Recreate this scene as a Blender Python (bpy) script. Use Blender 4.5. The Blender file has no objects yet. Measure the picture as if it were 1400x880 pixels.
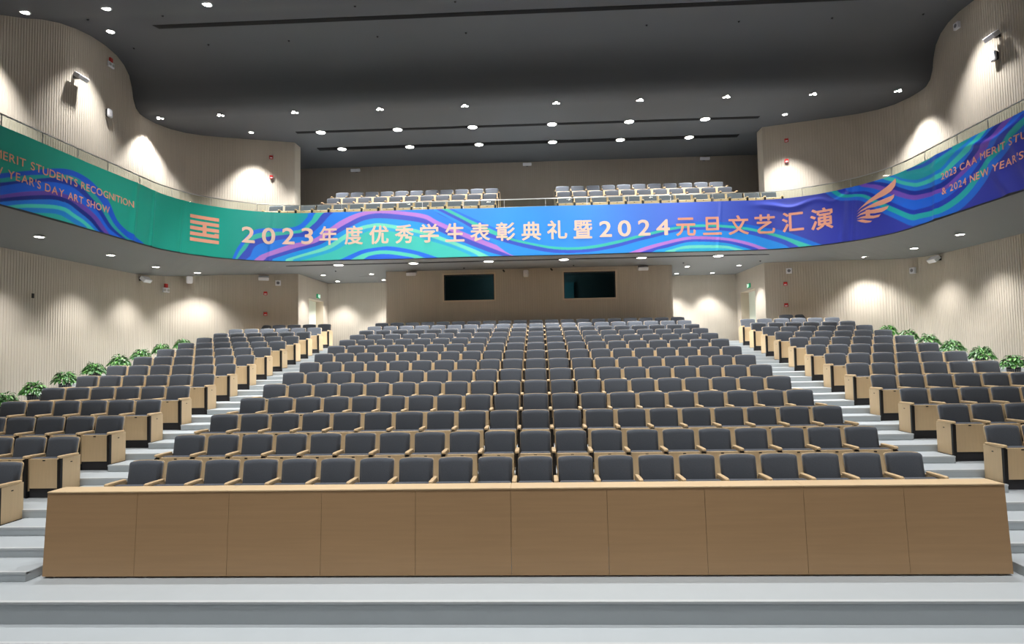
import bpy, bmesh, math, random
import numpy as np
from mathutils import Vector, Matrix

random.seed(7)
scene = bpy.context.scene
COL = scene.collection
PI = math.pi

# ------------------------------------------------------------------ camera
cam_data = bpy.data.cameras.new('camera')
cam = bpy.data.objects.new('camera', cam_data)
COL.objects.link(cam)
cam_data.sensor_fit = 'HORIZONTAL'
cam_data.sensor_width = 36.0
cam_data.lens = 850.0 / 1400.0 * 36.0
cam_data.clip_end = 200
_r = Vector((0.99889674, 0.04342596, -0.01787401))
_u = Vector((0.02012905, -0.05205864, 0.99844114))
_f = Vector((-0.04242777, 0.9976994, 0.05287533))
_m = Matrix(((_r.x, _u.x, -_f.x), (_r.y, _u.y, -_f.y), (_r.z, _u.z, -_f.z))).to_4x4()
_m.translation = Vector((0.365, 0.0, 2.55))
cam.matrix_world = _m
scene.camera = cam

# ------------------------------------------------------------------ world, exposure
world = bpy.data.worlds.new('world')
scene.world = world
world.use_nodes = True
world.node_tree.nodes['Background'].inputs[0].default_value = (0.9, 0.95, 1.0, 1)
world.node_tree.nodes['Background'].inputs[1].default_value = 0.05
scene.view_settings.view_transform = 'Standard'
scene.view_settings.look = 'None'
scene.view_settings.exposure = 0.0
scene.view_settings.gamma = 1.0

# ------------------------------------------------------------------ the house's lamps: place, watts, cone
LAMP_COLOR = (1.0, 0.985, 0.965)
W_SPOT, W_SLOT, W_SIDE, W_SOFFIT, W_SOFFIT_SIDE, W_ALCOVE, W_HOUSE, W_STAGE_FILL = 1300, 800, 1600, 950, 620, 460, (950, 980, 1700), 620
SPOTS = [(-12.05, 19.75), (-9.96, 19.68), (-7.47, 19.66), (-4.65, 19.64), (-1.87, 19.62), (1.08, 19.64), (3.75, 19.64), (6.47, 19.62), (9.18, 19.65), (11.79, 19.63)]
SLOT1 = [(-7.26, 21.5), (-4.49, 21.48), (-1.82, 21.48), (0.98, 21.46), (3.67, 21.46), (6.29, 21.46)]
SLOT2 = [(-7.08, 23.32), (-4.44, 23.32), (-1.77, 23.32), (1.04, 23.3), (3.6, 23.3), (6.17, 23.27)]
SOFFIT_SLOT = [(-8.96, 20.79), (-6.4, 20.78), (-3.83, 20.78), (-1.27, 20.77), (1.26, 20.77), (3.85, 20.8), (6.38, 20.8), (8.95, 20.8)]
SOFFIT_LEFT = [(-11.4, 14.1), (-11.5, 16.7), (-11.6, 18.9), (-11.3, 20.75)]
SOFFIT_RIGHT = [(11.55, 16.8), (11.6, 18.9), (11.2, 20.9), (11.5, 14.1)]
ALCOVE = [(-7.81, 23.3), (-7.9, 25.25), (-5.95, 23.3), (-5.95, 25.14), (5.95, 23.3), (5.99, 25.3), (7.85, 23.3), (7.44, 25.35)]
UPPER_SIDE = [(-11.73, 13.91, 10.93), (-9.72, 13.89, 10.93), (-11.73, 16.86, 12.02), (-7.27, 13.89, 10.92), (11.73, 16.86, 12.02), (11.73, 13.91, 10.93), (9.72, 13.89, 10.93)]
HOUSE = [(x, y, k) for k, y, xs in ((0, 5.4, (-9.0, -5.4, -1.8, 1.8, 5.4, 9.0)), (1, 9.6, (-6.0, -2.0, 2.0, 6.0)), (2, 13.3, (-6.0, -2.0, 2.0, 6.0))) for x in xs]

# ------------------------------------------------------------------ measured plan (metres)
Y_ROW = [8.86, 9.97, 11.08, 12.19] + [12.19 + 1.02 * i for i in range(1, 11)]
F_ROW = [0.22, 0.442, 0.67, 0.89, 1.11, 1.333, 1.553, 1.774, 1.99, 2.185, 2.369, 2.545, 2.72, 2.895]
EDGE = [7.72] + [Y_ROW[i - 1] - 0.05 for i in range(1, 14)]
EDGE[1] = 8.79
SIDE_X = 7.435          # centre of the seat beside each aisle in the side blocks
WALL_X = 12.55
CEIL_Z, SOFFIT_Z, SOFFIT_SIDE_Z, BAL_Z = 10.62, 5.73, 5.36, 6.895
BOOTH_X, BOOTH_Y, CORNER_X, ALCOVE_Y = 5.28, 22.84, 8.6, 26.1
BAN_Z0, BAN_H = 5.75, 1.585

# ------------------------------------------------------------------ materials
def srgb(c):
    return tuple(((v / 255.0) / 12.92 if v / 255.0 <= 0.04045 else ((v / 255.0 + 0.055) / 1.055) ** 2.4) for v in c)

def mat(name, rgb, rough=0.6, spec=0.3, metal=0.0, noise=0.0, scale=(8, 8, 8), bump=0.0, coat=0.0, nscale=1.0, sheen=0.0):
    m = bpy.data.materials.new(name)
    m.use_nodes = True
    nt = m.node_tree
    b = nt.nodes['Principled BSDF']
    c = srgb(rgb)
    b.inputs['Base Color'].default_value = (*c, 1)
    b.inputs['Roughness'].default_value = rough
    b.inputs['Specular IOR Level'].default_value = spec
    b.inputs['Metallic'].default_value = metal
    b.inputs['Coat Weight'].default_value = coat
    if sheen:
        b.inputs['Sheen Weight'].default_value = sheen
    if noise or bump:
        tc = nt.nodes.new('ShaderNodeTexCoord')
        mp = nt.nodes.new('ShaderNodeMapping')
        mp.inputs['Scale'].default_value = scale
        nz = nt.nodes.new('ShaderNodeTexNoise')
        nz.inputs['Scale'].default_value = nscale
        nz.inputs['Detail'].default_value = 4
        nt.links.new(tc.outputs['Object'], mp.inputs['Vector'])
        nt.links.new(mp.outputs['Vector'], nz.inputs['Vector'])
        if noise:
            mx = nt.nodes.new('ShaderNodeMix')
            mx.data_type = 'RGBA'
            mx.inputs[6].default_value = (*[v * (1 - noise) for v in c], 1)
            mx.inputs[7].default_value = (*[min(1, v * (1 + noise)) for v in c], 1)
            nt.links.new(nz.outputs['Fac'], mx.inputs[0])
            nt.links.new(mx.outputs[2], b.inputs['Base Color'])
        if bump:
            bp = nt.nodes.new('ShaderNodeBump')
            bp.inputs['Strength'].default_value = bump
            bp.inputs['Distance'].default_value = 0.01
            nt.links.new(nz.outputs['Fac'], bp.inputs['Height'])
            nt.links.new(bp.outputs['Normal'], b.inputs['Normal'])
    return m

def emit(name, rgb, strength):
    m = bpy.data.materials.new(name)
    m.use_nodes = True
    b = m.node_tree.nodes['Principled BSDF']
    b.inputs['Base Color'].default_value = (*srgb(rgb), 1)
    b.inputs['Emission Color'].default_value = (*srgb(rgb), 1)
    b.inputs['Emission Strength'].default_value = strength
    return m

M_FABRIC = mat('charcoal_fabric', (78, 83, 91), 0.9, 0.12, noise=0.10, scale=(60, 60, 60), bump=0.15, sheen=0.25)
M_OAK = mat('light_oak', (210, 184, 146), 0.45, 0.35, noise=0.09, scale=(30, 30, 2.2))
M_OAKARM = mat('oak_armrest', (208, 180, 140), 0.4, 0.4, noise=0.09, scale=(30, 3, 30))
M_BARRIER = mat('barrier_veneer_dim', (176, 143, 106), 0.38, 0.4, noise=0.10, scale=(1.2, 30, 26))  # front and ends: their weaker light put into a darker veneer tone
M_BARRIER_LIT = mat('barrier_veneer_lit', (214, 187, 148), 0.4, 0.4, noise=0.07, scale=(1.0, 30, 26))  # top boards: light from above put into a paler veneer tone
M_BLACK = mat('black_metal', (26, 26, 28), 0.4, 0.4)
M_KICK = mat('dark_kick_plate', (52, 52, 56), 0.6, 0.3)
M_FLOOR = mat('grey_vinyl', (176, 183, 187), 0.5, 0.3, noise=0.04, scale=(3, 3, 3))
M_NOSE = mat('pale_nosing', (192, 196, 198), 0.45, 0.3)
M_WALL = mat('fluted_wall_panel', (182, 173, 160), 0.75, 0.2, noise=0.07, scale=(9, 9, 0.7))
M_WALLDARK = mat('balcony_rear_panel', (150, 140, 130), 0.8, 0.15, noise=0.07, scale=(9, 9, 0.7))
M_CEIL = mat('dark_ceiling_paint', (93, 95, 98), 0.75, 0.2)
M_SOFFIT = mat('grey_soffit_paint', (122, 122, 122), 0.7, 0.2)
M_SLOT = mat('slot_black', (22, 22, 24), 0.7, 0.2)
M_WHITE = mat('white_plastic', (225, 225, 230), 0.45, 0.35)
M_RED = mat('red_plastic', (190, 40, 36), 0.4, 0.4)
M_STEEL = mat('brushed_steel', (190, 190, 188), 0.3, 0.5, metal=0.9)
M_LAMP = emit('lamp_lens', (255, 252, 246), 22.0)
M_RING = mat('lamp_ring', (215, 215, 215), 0.5, 0.3)
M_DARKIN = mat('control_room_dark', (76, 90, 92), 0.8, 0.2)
M_TEAL = mat('control_room_board', (70, 120, 130), 0.7, 0.2)
M_DOOR = mat('pale_door', (216, 222, 208), 0.4, 0.4)
M_JAMB = mat('door_jamb', (200, 186, 166), 0.6, 0.3)
M_GREEN = emit('exit_sign_green', (20, 130, 90), 0.6)
M_EXITW = emit('exit_sign_white', (230, 255, 240), 1.2)
M_LEAF = mat('leaf_green', (46, 100, 38), 0.4, 0.45, noise=0.35, scale=(14, 14, 14))
M_LEAF2 = mat('leaf_bright_green', (92, 150, 66), 0.4, 0.45, noise=0.25, scale=(14, 14, 14))
M_POT = mat('dark_planter', (48, 46, 50), 0.6, 0.3)
M_POTGREY = mat('grey_planter_slat', (112, 112, 118), 0.6, 0.3)
M_STAGE = mat('stage_boards', (70, 62, 56), 0.5, 0.3)
M_LETTER = mat('letter_peach', (240, 206, 186), 0.6, 0.25)
M_LETTER_S = mat('letter_salmon', (226, 160, 134), 0.6, 0.25)

def glass(name, rgb, rough=0.0, alpha=0.12):
    m = bpy.data.materials.new(name)
    m.use_nodes = True
    nt = m.node_tree
    nt.nodes.remove(nt.nodes['Principled BSDF'])
    out = nt.nodes['Material Output']
    tr = nt.nodes.new('ShaderNodeBsdfTransparent')
    tr.inputs[0].default_value = (*srgb(rgb), 1)
    gl = nt.nodes.new('ShaderNodeBsdfGlossy')
    gl.inputs['Roughness'].default_value = rough + 0.02
    lw = nt.nodes.new('ShaderNodeLayerWeight')
    lw.inputs[0].default_value = 0.5
    pw = nt.nodes.new('ShaderNodeMath'); pw.operation = 'POWER'; pw.inputs[1].default_value = 5.0
    fr = nt.nodes.new('ShaderNodeMath'); fr.operation = 'MULTIPLY_ADD'; fr.inputs[1].default_value = 0.9; fr.inputs[2].default_value = 0.03
    nt.links.new(lw.outputs['Facing'], pw.inputs[0])
    nt.links.new(pw.outputs[0], fr.inputs[0])
    mx = nt.nodes.new('ShaderNodeMixShader')
    nt.links.new(fr.outputs[0], mx.inputs[0])
    nt.links.new(tr.outputs[0], mx.inputs[1])
    nt.links.new(gl.outputs[0], mx.inputs[2])
    nt.links.new(mx.outputs[0], out.inputs[0])
    return m

M_GLASS = glass('rail_glass', (246, 249, 244))
M_BOOTHGLASS = glass('booth_glass', (158, 176, 178))

# ------------------------------------------------------------------ mesh helpers
class MB:
    def __init__(s):
        s.v, s.f, s.m = [], [], []
    def add(s, verts, faces, mi=0, T=None):
        b = len(s.v)
        s.v += [tuple(T @ Vector(p)) for p in verts] if T is not None else [tuple(p) for p in verts]
        s.f += [tuple(b + i for i in f) for f in faces]
        s.m += [mi] * len(faces)
        return s
    def box(s, x0, x1, y0, y1, z0, z1, mi=0, T=None):
        v = [(x0, y0, z0), (x1, y0, z0), (x1, y1, z0), (x0, y1, z0), (x0, y0, z1), (x1, y0, z1), (x1, y1, z1), (x0, y1, z1)]
        return s.add(v, [(0, 3, 2, 1), (4, 5, 6, 7), (0, 1, 5, 4), (1, 2, 6, 5), (2, 3, 7, 6), (3, 0, 4, 7)], mi, T)
    def rbox(s, x0, x1, y0, y1, z0, z1, r=0.008, segs=1, mi=0, T=None):
        bm = bmesh.new()
        bmesh.ops.create_cube(bm, size=1)
        for v in bm.verts:
            v.co = Vector(((x0 + x1) / 2 + v.co.x * (x1 - x0), (y0 + y1) / 2 + v.co.y * (y1 - y0), (z0 + z1) / 2 + v.co.z * (z1 - z0)))
        bmesh.ops.bevel(bm, geom=bm.edges[:], offset=r, segments=segs, affect='EDGES', profile=0.5)
        bm.verts.index_update()
        s.add([v.co.copy() for v in bm.verts], [tuple(v.index for v in f.verts) for f in bm.faces], mi, T)
        bm.free()
        return s
    def loft(s, loops, mi=0, cap0=True, cap1=True, T=None, closed=True):
        n = len(loops[0])
        v = [p for l in loops for p in l]
        f = []
        for a in range(len(loops) - 1):
            for i in range(n if closed else n - 1):
                j = (i + 1) % n
                f.append((a * n + i, a * n + j, (a + 1) * n + j, (a + 1) * n + i))
        if cap0:
            f.append(tuple(range(n))[::-1])
        if cap1:
            f.append(tuple((len(loops) - 1) * n + i for i in range(n)))
        return s.add(v, f, mi, T)
    def cyl(s, p, q, r0, r1=None, n=10, mi=0):
        r1 = r0 if r1 is None else r1
        p, q = Vector(p), Vector(q)
        d = (q - p).normalized()
        a = d.orthogonal().normalized()
        b = d.cross(a)
        L = [[c + (a * math.cos(2 * PI * i / n) + b * math.sin(2 * PI * i / n)) * r for i in range(n)] for c, r in ((p, r0), (q, r1))]
        return s.loft(L, mi)
    def mesh(s, name, mats, smooth=False):
        me = bpy.data.meshes.new(name)
        me.from_pydata(s.v, [], s.f)
        for m in (mats if isinstance(mats, (list, tuple)) else [mats]):
            me.materials.append(m)
        if any(s.m):
            me.polygons.foreach_set('material_index', s.m)
        if smooth:
            me.polygons.foreach_set('use_smooth', [True] * len(me.polygons))
        me.update()
        return me

def link(name, data, parent=None, loc=None, rot=None):
    o = bpy.data.objects.new(name, data)
    COL.objects.link(o)
    if parent is not None:
        o.parent = parent
    if loc is not None:
        o.location = loc
    if rot is not None:
        o.rotation_euler = rot
    return o

def tag(o, label=None, cat=None, group=None, kind=None):
    if label: o['label'] = label
    if cat: o['category'] = cat
    if group: o['group'] = group
    if kind: o['kind'] = kind
    return o

def empty(name, loc, label, cat, group=None, rot=None):
    o = link(name, None, None, loc, rot)
    o.empty_display_size = 0.1
    return tag(o, label, cat, group)

def structure(name, data, parent=None):
    o = link(name, data, parent)
    if parent is None:
        o['kind'] = 'structure'
    return o

# ------------------------------------------------------------------ plan lines
def arc(cx, cy, r, a0, a1, n):
    return [(cx + r * math.cos(a0 + (a1 - a0) * i / n), cy + r * math.sin(a0 + (a1 - a0) * i / n)) for i in range(n + 1)]

def side_path(s, y0, yend):
    """plan of a side wall: straight along the side, rounded corner, slanting run to the return"""
    pts = [(-WALL_X, y0)] + [(-WALL_X, 19.6)]
    pts += [(-WALL_X + 0.05, 20.2), (-12.32, 20.75), (-12.02, 21.15), (-11.6, 21.45), (-11.0, 21.69)]
    pts += [(-10.2, 21.69 + (yend - 21.69) * 0.34), (-CORNER_X, yend)]
    return [(x * -s, y) for x, y in pts] if s > 0 else pts

def ribbed(path, z0, z1, pitch=0.085, depth=0.007, gap=0.014, flip=False, ztop=None):
    """vertical fluting: real grooves along a plan line; inward side is to the right of travel"""
    P = [Vector((x, y)) for x, y in path]
    L = [0.0]
    for a, b in zip(P, P[1:]):
        L.append(L[-1] + (b - a).length)
    tot = L[-1]
    def at(u):
        for i in range(len(P) - 1):
            if u <= L[i + 1] or i == len(P) - 2:
                d = (P[i + 1] - P[i]).normalized()
                return P[i] + d * (u - L[i]), d
    n = max(1, int(tot / pitch))
    st = tot / n
    mb = MB()
    vs = []
    for k in range(n):
        for u, dd in ((k * st, 0.0), ((k + 1) * st - gap, 0.0), ((k + 1) * st - gap * 0.8, depth), ((k + 1) * st - gap * 0.2, depth)):
            p, d = at(u)
            nrm = Vector((-d.y, d.x)) if not flip else Vector((d.y, -d.x))
            q = p + nrm * dd
            vs.append((q.x, q.y))
    p, d = at(tot)
    vs.append((p.x, p.y))
    V = []
    for x, y in vs:
        V += [(x, y, z0), (x, y, z1)]
    F = [(2 * i, 2 * i + 2, 2 * i + 3, 2 * i + 1) for i in range(len(vs) - 1)]
    return mb.add(V, F)

# ================================================================== FLOORS
mb = MB()
mb.box(-12.7, 12.7, 6.57, 7.72, -0.5, 0.0)
floor = structure('floor', mb.mesh('floor', M_FLOOR))
terr = []
def slab(name, x0, x1, y0, y1, z0, z1, parent=floor):
    o = link(name, MB().rbox(x0, x1, y0, y1, z0, z1, 0.006).mesh(name, M_FLOOR), parent)
    link('nosing', MB().box(x0, x1, y0 - 0.004, y0 + 0.05, z1 - 0.022, z1 + 0.003).mesh('nosing', M_NOSE), o)
    return o
for i in range(14):
    y1 = EDGE[i + 1] if i < 13 else ALCOVE_Y + 0.05
    slab('terrace', -12.6, 12.6, EDGE[i], y1, F_ROW[i] - 0.35, F_ROW[i])
slab('front_tread', -12.7, 12.7, 6.12, 6.57, -0.6, -0.229)
link('nosing', MB().box(-12.7, 12.7, 6.562, 6.62, -0.022, 0.003).mesh('nosing', M_NOSE), floor)
slab('lower_tread', -12.7, 12.7, 5.68, 6.12, -0.8, -0.458)
link('hall_floor', MB().box(-12.7, 12.7, 3.0, 5.68, -0.9, -0.687).mesh('hall_floor', M_KICK), floor)
for s in (-1, 1):
    a, b = sorted((s * 5.69, s * 12.6))
    slab('aisle_step', a, b, 7.17, 7.72, 0.0, 0.11)
    for i in range(13):
        rise = (F_ROW[i + 1] - F_ROW[i]) / 2
        a, b = sorted((s * 5.635, s * 7.085))
        slab('aisle_step', a, b, (EDGE[i] + EDGE[i + 1]) / 2 + 0.02, EDGE[i + 1], F_ROW[i] + 0.001, F_ROW[i] + rise)
# stage and its back wall (behind the camera)
structure('floor_stage', MB().box(-12.7, 12.7, -6.0, 3.0, -0.9, 0.95).mesh('floor_stage', M_STAGE))
structure('wall_stage', MB().box(-12.7, 12.7, -6.3, -6.0, -0.9, 11.0).mesh('wall_stage', M_WALLDARK))

# ================================================================== WALLS
for s, nm in ((-1, 'left'), (1, 'right')):
    w = structure('wall_' + nm, ribbed(side_path(s, -6.0, BOOTH_Y), -0.9, SOFFIT_Z + 0.02, flip=(s > 0)).mesh('wall_' + nm, M_WALL))
    up = structure('wall_%s_upper' % nm, ribbed(side_path(s, -6.0, 22.5) + [(s * CORNER_X, 22.501)], SOFFIT_Z + 0.02, 12.3, flip=(s > 0)).mesh('wall_upper', M_WALL))
    ret = MB()
    ret.add([(s * CORNER_X, 22.5, BAL_Z), (s * CORNER_X, 23.05, BAL_Z), (s * CORNER_X, 23.05, CEIL_Z), (s * CORNER_X, 22.5, CEIL_Z)], [(0, 1, 2, 3)])
    ret.add([(s * CORNER_X, 23.05, BAL_Z), (s * 10.6, 23.05, BAL_Z), (s * 10.6, 23.05, CEIL_Z), (s * CORNER_X, 23.05, CEIL_Z)], [(0, 1, 2, 3)])
    link('wall_return', ret.mesh('wall_return', M_WALL), up)
    rec = MB()
    rec.add([(s * 10.6, 23.05, BAL_Z), (s * 10.6, 25.7, BAL_Z), (s * 10.6, 25.7, CEIL_Z), (s * 10.6, 23.05, CEIL_Z)], [(0, 1, 2, 3)])
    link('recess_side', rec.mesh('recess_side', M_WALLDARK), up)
    # alcove side wall with a door opening
    dz0, dz1, dy0, dy1 = F_ROW[13], 4.91, 23.88, 25.58
    X = s * CORNER_X
    aw = MB()
    for (ya, yb, za, zb) in ((BOOTH_Y, dy0, dz0 - 0.1, SOFFIT_Z + 0.01), (dy1, ALCOVE_Y, dz0 - 0.1, SOFFIT_Z + 0.01), (dy0, dy1, dz1, SOFFIT_Z + 0.01)):
        pth = [(X, ya), (X, yb)]
        r = ribbed(pth, za, zb, flip=(s > 0))
        aw.add(r.v, r.f)
    w2 = structure('wall_%s_alcove' % nm, aw.mesh('wall_alcove', M_WALL))
    d = structure('door_%d' % (1 if s < 0 else 2), MB().box(*sorted((X + s * 0.33, X + s * 0.38)), dy0, dy1, dz0, dz1).mesh('door', M_DOOR))
    jm = MB()
    for (ya, yb, za, zb) in ((dy0 - 0.02, dy0, dz0, dz1 + 0.02), (dy1, dy1 + 0.02, dz0, dz1 + 0.02), (dy0, dy1, dz1, dz1 + 0.02)):
        jm.box(*sorted((X + s * 0.005, X + s * 0.38)), ya, yb, za, zb)
    link('door_frame', jm.mesh('door_frame', M_JAMB), d)
    gl = MB().box(*sorted((X + s * 0.32, X + s * 0.33)), dy0 + 0.25, dy0 + 0.72, dz0 + 0.5, dz1 - 0.25)
    link('vision_panel', gl.mesh('vision_panel', M_TEAL if s > 0 else M_DOOR), d)
    link('meeting_stile', MB().box(*sorted((X + s * 0.315, X + s * 0.33)), (dy0 + dy1) / 2 - 0.02, (dy0 + dy1) / 2 + 0.02, dz0, dz1).mesh('meeting_stile', M_JAMB), d)
    link('door_handle', MB().cyl((X + s * 0.28, (dy0 + dy1) / 2 - 0.12, dz0 + 0.85), (X + s * 0.28, (dy0 + dy1) / 2 - 0.12, dz0 + 1.25), 0.015, n=8).mesh('door_handle', M_BLACK), d)
    # exit sign
    e = empty('exit_sign', (X - s * 0.02, 24.9 if s < 0 else 24.5, 5.08), 'green running man exit sign above the %s alcove door' % nm, 'exit sign')
    link('sign_case', MB().rbox(-0.02, 0.02, -0.17, 0.17, -0.085, 0.085, 0.006).mesh('sign_case', M_GREEN), e)
    fg = MB()
    k = -s * 0.022
    def quadx(y0, z0, y1, z1, t=0.018):
        dx, dz = y1 - y0, z1 - z0
        l = math.hypot(dx, dz)
        ny, nz = -dz / l * t / 2, dx / l * t / 2
        fg.add([(k, y0 + ny, z0 + nz), (k, y1 + ny, z1 + nz), (k, y1 - ny, z1 - nz), (k, y0 - ny, z0 - nz)], [(0, 1, 2, 3)])
    quadx(-0.02, 0.03, 0.0, -0.015, 0.035)
    quadx(0.0, -0.015, 0.04, -0.06); quadx(0.0, -0.015, -0.05, -0.05); quadx(-0.01, 0.03, 0.05, 0.02); quadx(-0.02, 0.03, -0.06, 0.0)
    fg.add([(k, -0.03 + 0.018 * math.cos(a * PI / 4), 0.055 + 0.018 * math.sin(a * PI / 4)) for a in range(8)], [tuple(range(8))])
    fg.add([(k, 0.07, -0.07), (k, 0.13, -0.07), (k, 0.13, 0.07), (k, 0.07, 0.07)], [(0, 1, 2, 3)])
    link('running_figure', fg.mesh('running_figure', M_EXITW), e)

aw = MB()
for s in (-1, 1):
    a, b = sorted((s * CORNER_X, s * BOOTH_X))
    r = ribbed([(a, ALCOVE_Y), (b, ALCOVE_Y)], F_ROW[13] - 0.1, SOFFIT_Z + 0.01)
    aw.add(r.v, r.f)
    r = ribbed([(s * BOOTH_X, BOOTH_Y), (s * BOOTH_X, ALCOVE_Y)], F_ROW[13] - 0.1, SOFFIT_Z + 0.01, flip=(s < 0))
    aw.add(r.v, r.f)
structure('wall_alcove_back', aw.mesh('wall_alcove_back', M_WALL))
WIN = [(-3.13, -1.22, 4.58, 5.58), (1.31, 3.24, 4.565, 5.58)]
bw = MB()
cuts = [(-BOOTH_X, WIN[0][0], None), (WIN[0][0], WIN[0][1], 0), (WIN[0][1], WIN[1][0], None), (WIN[1][0], WIN[1][1], 1), (WIN[1][1], BOOTH_X, None)]
for a, b, w in cuts:
    for za, zb in (((F_ROW[13] - 0.1, SOFFIT_Z + 0.01),) if w is None else ((F_ROW[13] - 0.1, WIN[w][2]), (WIN[w][3], SOFFIT_Z + 0.01))):
        r = ribbed([(a, BOOTH_Y), (b, BOOTH_Y)], za, zb)
        bw.add(r.v, r.f)
structure('wall_back', bw.mesh('wall_back', M_WALL))
ld = bpy.data.lights.new('room_fill', 'POINT'); ld.energy = 160; ld.shadow_soft_size = 0.3; ld.color = (0.85, 1.0, 1.0)
link('control_room_fill_light', ld, None, (0.0, 24.2, 5.3))  # added lamp without a fixture, brightens the room behind the panes
rm = MB()
rm.add([(-5, 25, 4.3), (5, 25, 4.3), (5, 25, 5.72), (-5, 25, 5.72)], [(0, 1, 2, 3)])
rm.add([(-5, 22.86, 4.3), (5, 22.86, 4.3), (5, 25, 4.3), (-5, 25, 4.3)], [(0, 1, 2, 3)])
rm.add([(-5, 22.86, 4.3), (-5, 25, 4.3), (-5, 25, 5.72), (-5, 22.86, 5.72)], [(0, 1, 2, 3)])
rm.add([(5, 22.86, 4.3), (5, 25, 4.3), (5, 25, 5.72), (5, 22.86, 5.72)], [(0, 1, 2, 3)])
structure('wall_control_room', rm.mesh('wall_control_room', M_DARKIN))
for k, (a, b, z0, z1) in enumerate(WIN):
    fr = MB()
    for bx in ((a - 0.03, a + 0.02, z0 - 0.03, z1 + 0.03), (b - 0.02, b + 0.03, z0 - 0.03, z1 + 0.03), (a + 0.02, b - 0.02, z0 - 0.03, z0 + 0.02), (a + 0.02, b - 0.02, z1 - 0.02, z1 + 0.03)):
        fr.box(bx[0], bx[1], BOOTH_Y - 0.02, BOOTH_Y + 0.14, bx[2], bx[3])
    w = structure('window_%d' % (k + 1), fr.mesh('window', M_JAMB))
    link('pane', MB().box(a + 0.02, b - 0.02, BOOTH_Y + 0.09, BOOTH_Y + 0.1, z0 + 0.02, z1 - 0.02).mesh('pane', M_BOOTHGLASS), w)
    ins = MB()
    ins.box(a + 0.02, a + 0.05, BOOTH_Y + 0.03, BOOTH_Y + 0.09, z0 + 0.02, z1 - 0.02)
    ins.box(b - 0.05, b - 0.02, BOOTH_Y + 0.03, BOOTH_Y + 0.09, z0 + 0.02, z1 - 0.02)
    ins.box(a + 0.05, b - 0.05, BOOTH_Y + 0.03, BOOTH_Y + 0.09, z1 - 0.05, z1 - 0.02)
    link('glazing_bead', ins.mesh('glazing_bead', M_BLACK), w)
tag(link('teal_board', MB().box(1.45, 1.82, 24.93, 24.98, 4.72, 5.42).mesh('teal_board', M_TEAL)),  # lit rectangle in the booth, its light put into a flat board's colour
    'pale teal board standing for a lit rectangle behind the right control room window', 'board')
# balcony rear wall
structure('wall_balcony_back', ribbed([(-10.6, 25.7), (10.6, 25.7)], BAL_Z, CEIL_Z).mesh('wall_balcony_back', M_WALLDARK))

# ================================================================== CEILINGS
prof = [(30, 8.07), (19.75, 8.07), (19.45, 8.1), (19.25, 8.22), (19.12, 8.45), (19.04, 8.8), (18.9, 9.13), (18.65, 9.36), (18.3, 9.5), (17.8, 9.56), (17.2, 9.54), (16.6, 9.44), (16.0, 9.28), (15.4, 9.05), (14.9, 8.8), (14.1, 8.45), (13, 8.05), (11.5, 7.75), (9, 7.6), (-6.2, 7.6)]
V, F = [], []
for y, z in prof:
    V += [(-12.75, y, z + 2.55), (12.75, y, z + 2.55)]
for i in range(len(prof) - 1):
    F.append((2 * i, 2 * i + 1, 2 * i + 3, 2 * i + 2))
ceiling = structure('ceiling', MB().add(V, F).mesh('ceiling', M_CEIL, smooth=True))
def ceil_slot(x0, x1, y0, y1, z0, z1):
    m = MB()
    m.add([(x0, y0, z0 - 0.012), (x1, y0, z0 - 0.012), (x1, y1, z1 - 0.012), (x0, y1, z1 - 0.012), (x0, y0, z0 + 0.02), (x1, y0, z0 + 0.02), (x1, y1, z1 + 0.02), (x0, y1, z1 + 0.02)],
          [(0, 3, 2, 1), (4, 5, 6, 7), (0, 1, 5, 4), (1, 2, 6, 5), (2, 3, 7, 6), (3, 0, 4, 7)])
    return m.mesh('ceiling_slot', M_SLOT)
link('ceiling_slot', ceil_slot(-8.14, 8.14, 21.40, 21.58, CEIL_Z, CEIL_Z), ceiling)
link('ceiling_slot', ceil_slot(-8.0, 8.0, 23.15, 23.45, CEIL_Z, CEIL_Z), ceiling)
link('ceiling_slot', ceil_slot(-10.3, 10.3, 16.55, 17.05, 11.98, 12.085), ceiling)

# balcony line: the banner, parapet and rail follow it
B_R, B_CX, B_CY, B_Y = 3.2, 7.15, 16.75, 19.95
def ban(u, off=0.0):
    """point of the balcony front at arc length u from the centre; off moves it towards the hall"""
    s = 1 if u >= 0 else -1
    a = abs(u)
    if a <= B_CX:
        return u, B_Y - off
    if a <= B_CX + B_R * PI / 2:
        t = (a - B_CX) / B_R
        r = B_R - off
        return s * (B_CX + r * math.sin(t)), B_CY + r * math.cos(t)
    return s * (B_CX + B_R - off), B_CY - (a - B_CX - B_R * PI / 2)
U_END = B_CX + B_R * PI / 2 + B_CY - 4.0
us = sorted(set([round(-U_END + i * 0.4, 3) for i in range(int(2 * U_END / 0.4) + 1)] + [U_END]))
def outer(u, z_side, z_back, ybk, corner=None):
    x, y = ban(u)
    s = 1 if u >= 0 else -1
    a = abs(u)
    if a <= B_CX:
        # map on to the back line
        f = a / B_CX
        return (s * f * CORNER_X, ybk, z_back)
    if a <= B_CX + B_R * PI / 2:
        t = (a - B_CX) / (B_R * PI / 2)
        pts = [(CORNER_X, ybk), (10.2, 22.2), (11.6, 21.5), (12.3, 20.8), (12.57, 19.6), (12.57, B_CY)]
        q = t * 5
        i = min(4, int(q)); g = q - i
        return (s * (pts[i][0] * (1 - g) + pts[i + 1][0] * g), pts[i][1] * (1 - g) + pts[i + 1][1] * g, z_back + (z_side - z_back) * min(1, t * 1.2))
    return (s * 12.57, y, z_side)
V, F = [], []
for u in us:
    x, y = ban(u, -0.05)
    V += [(x, y, SOFFIT_Z), outer(u, SOFFIT_SIDE_Z, SOFFIT_Z, BOOTH_Y + 0.02)]
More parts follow.
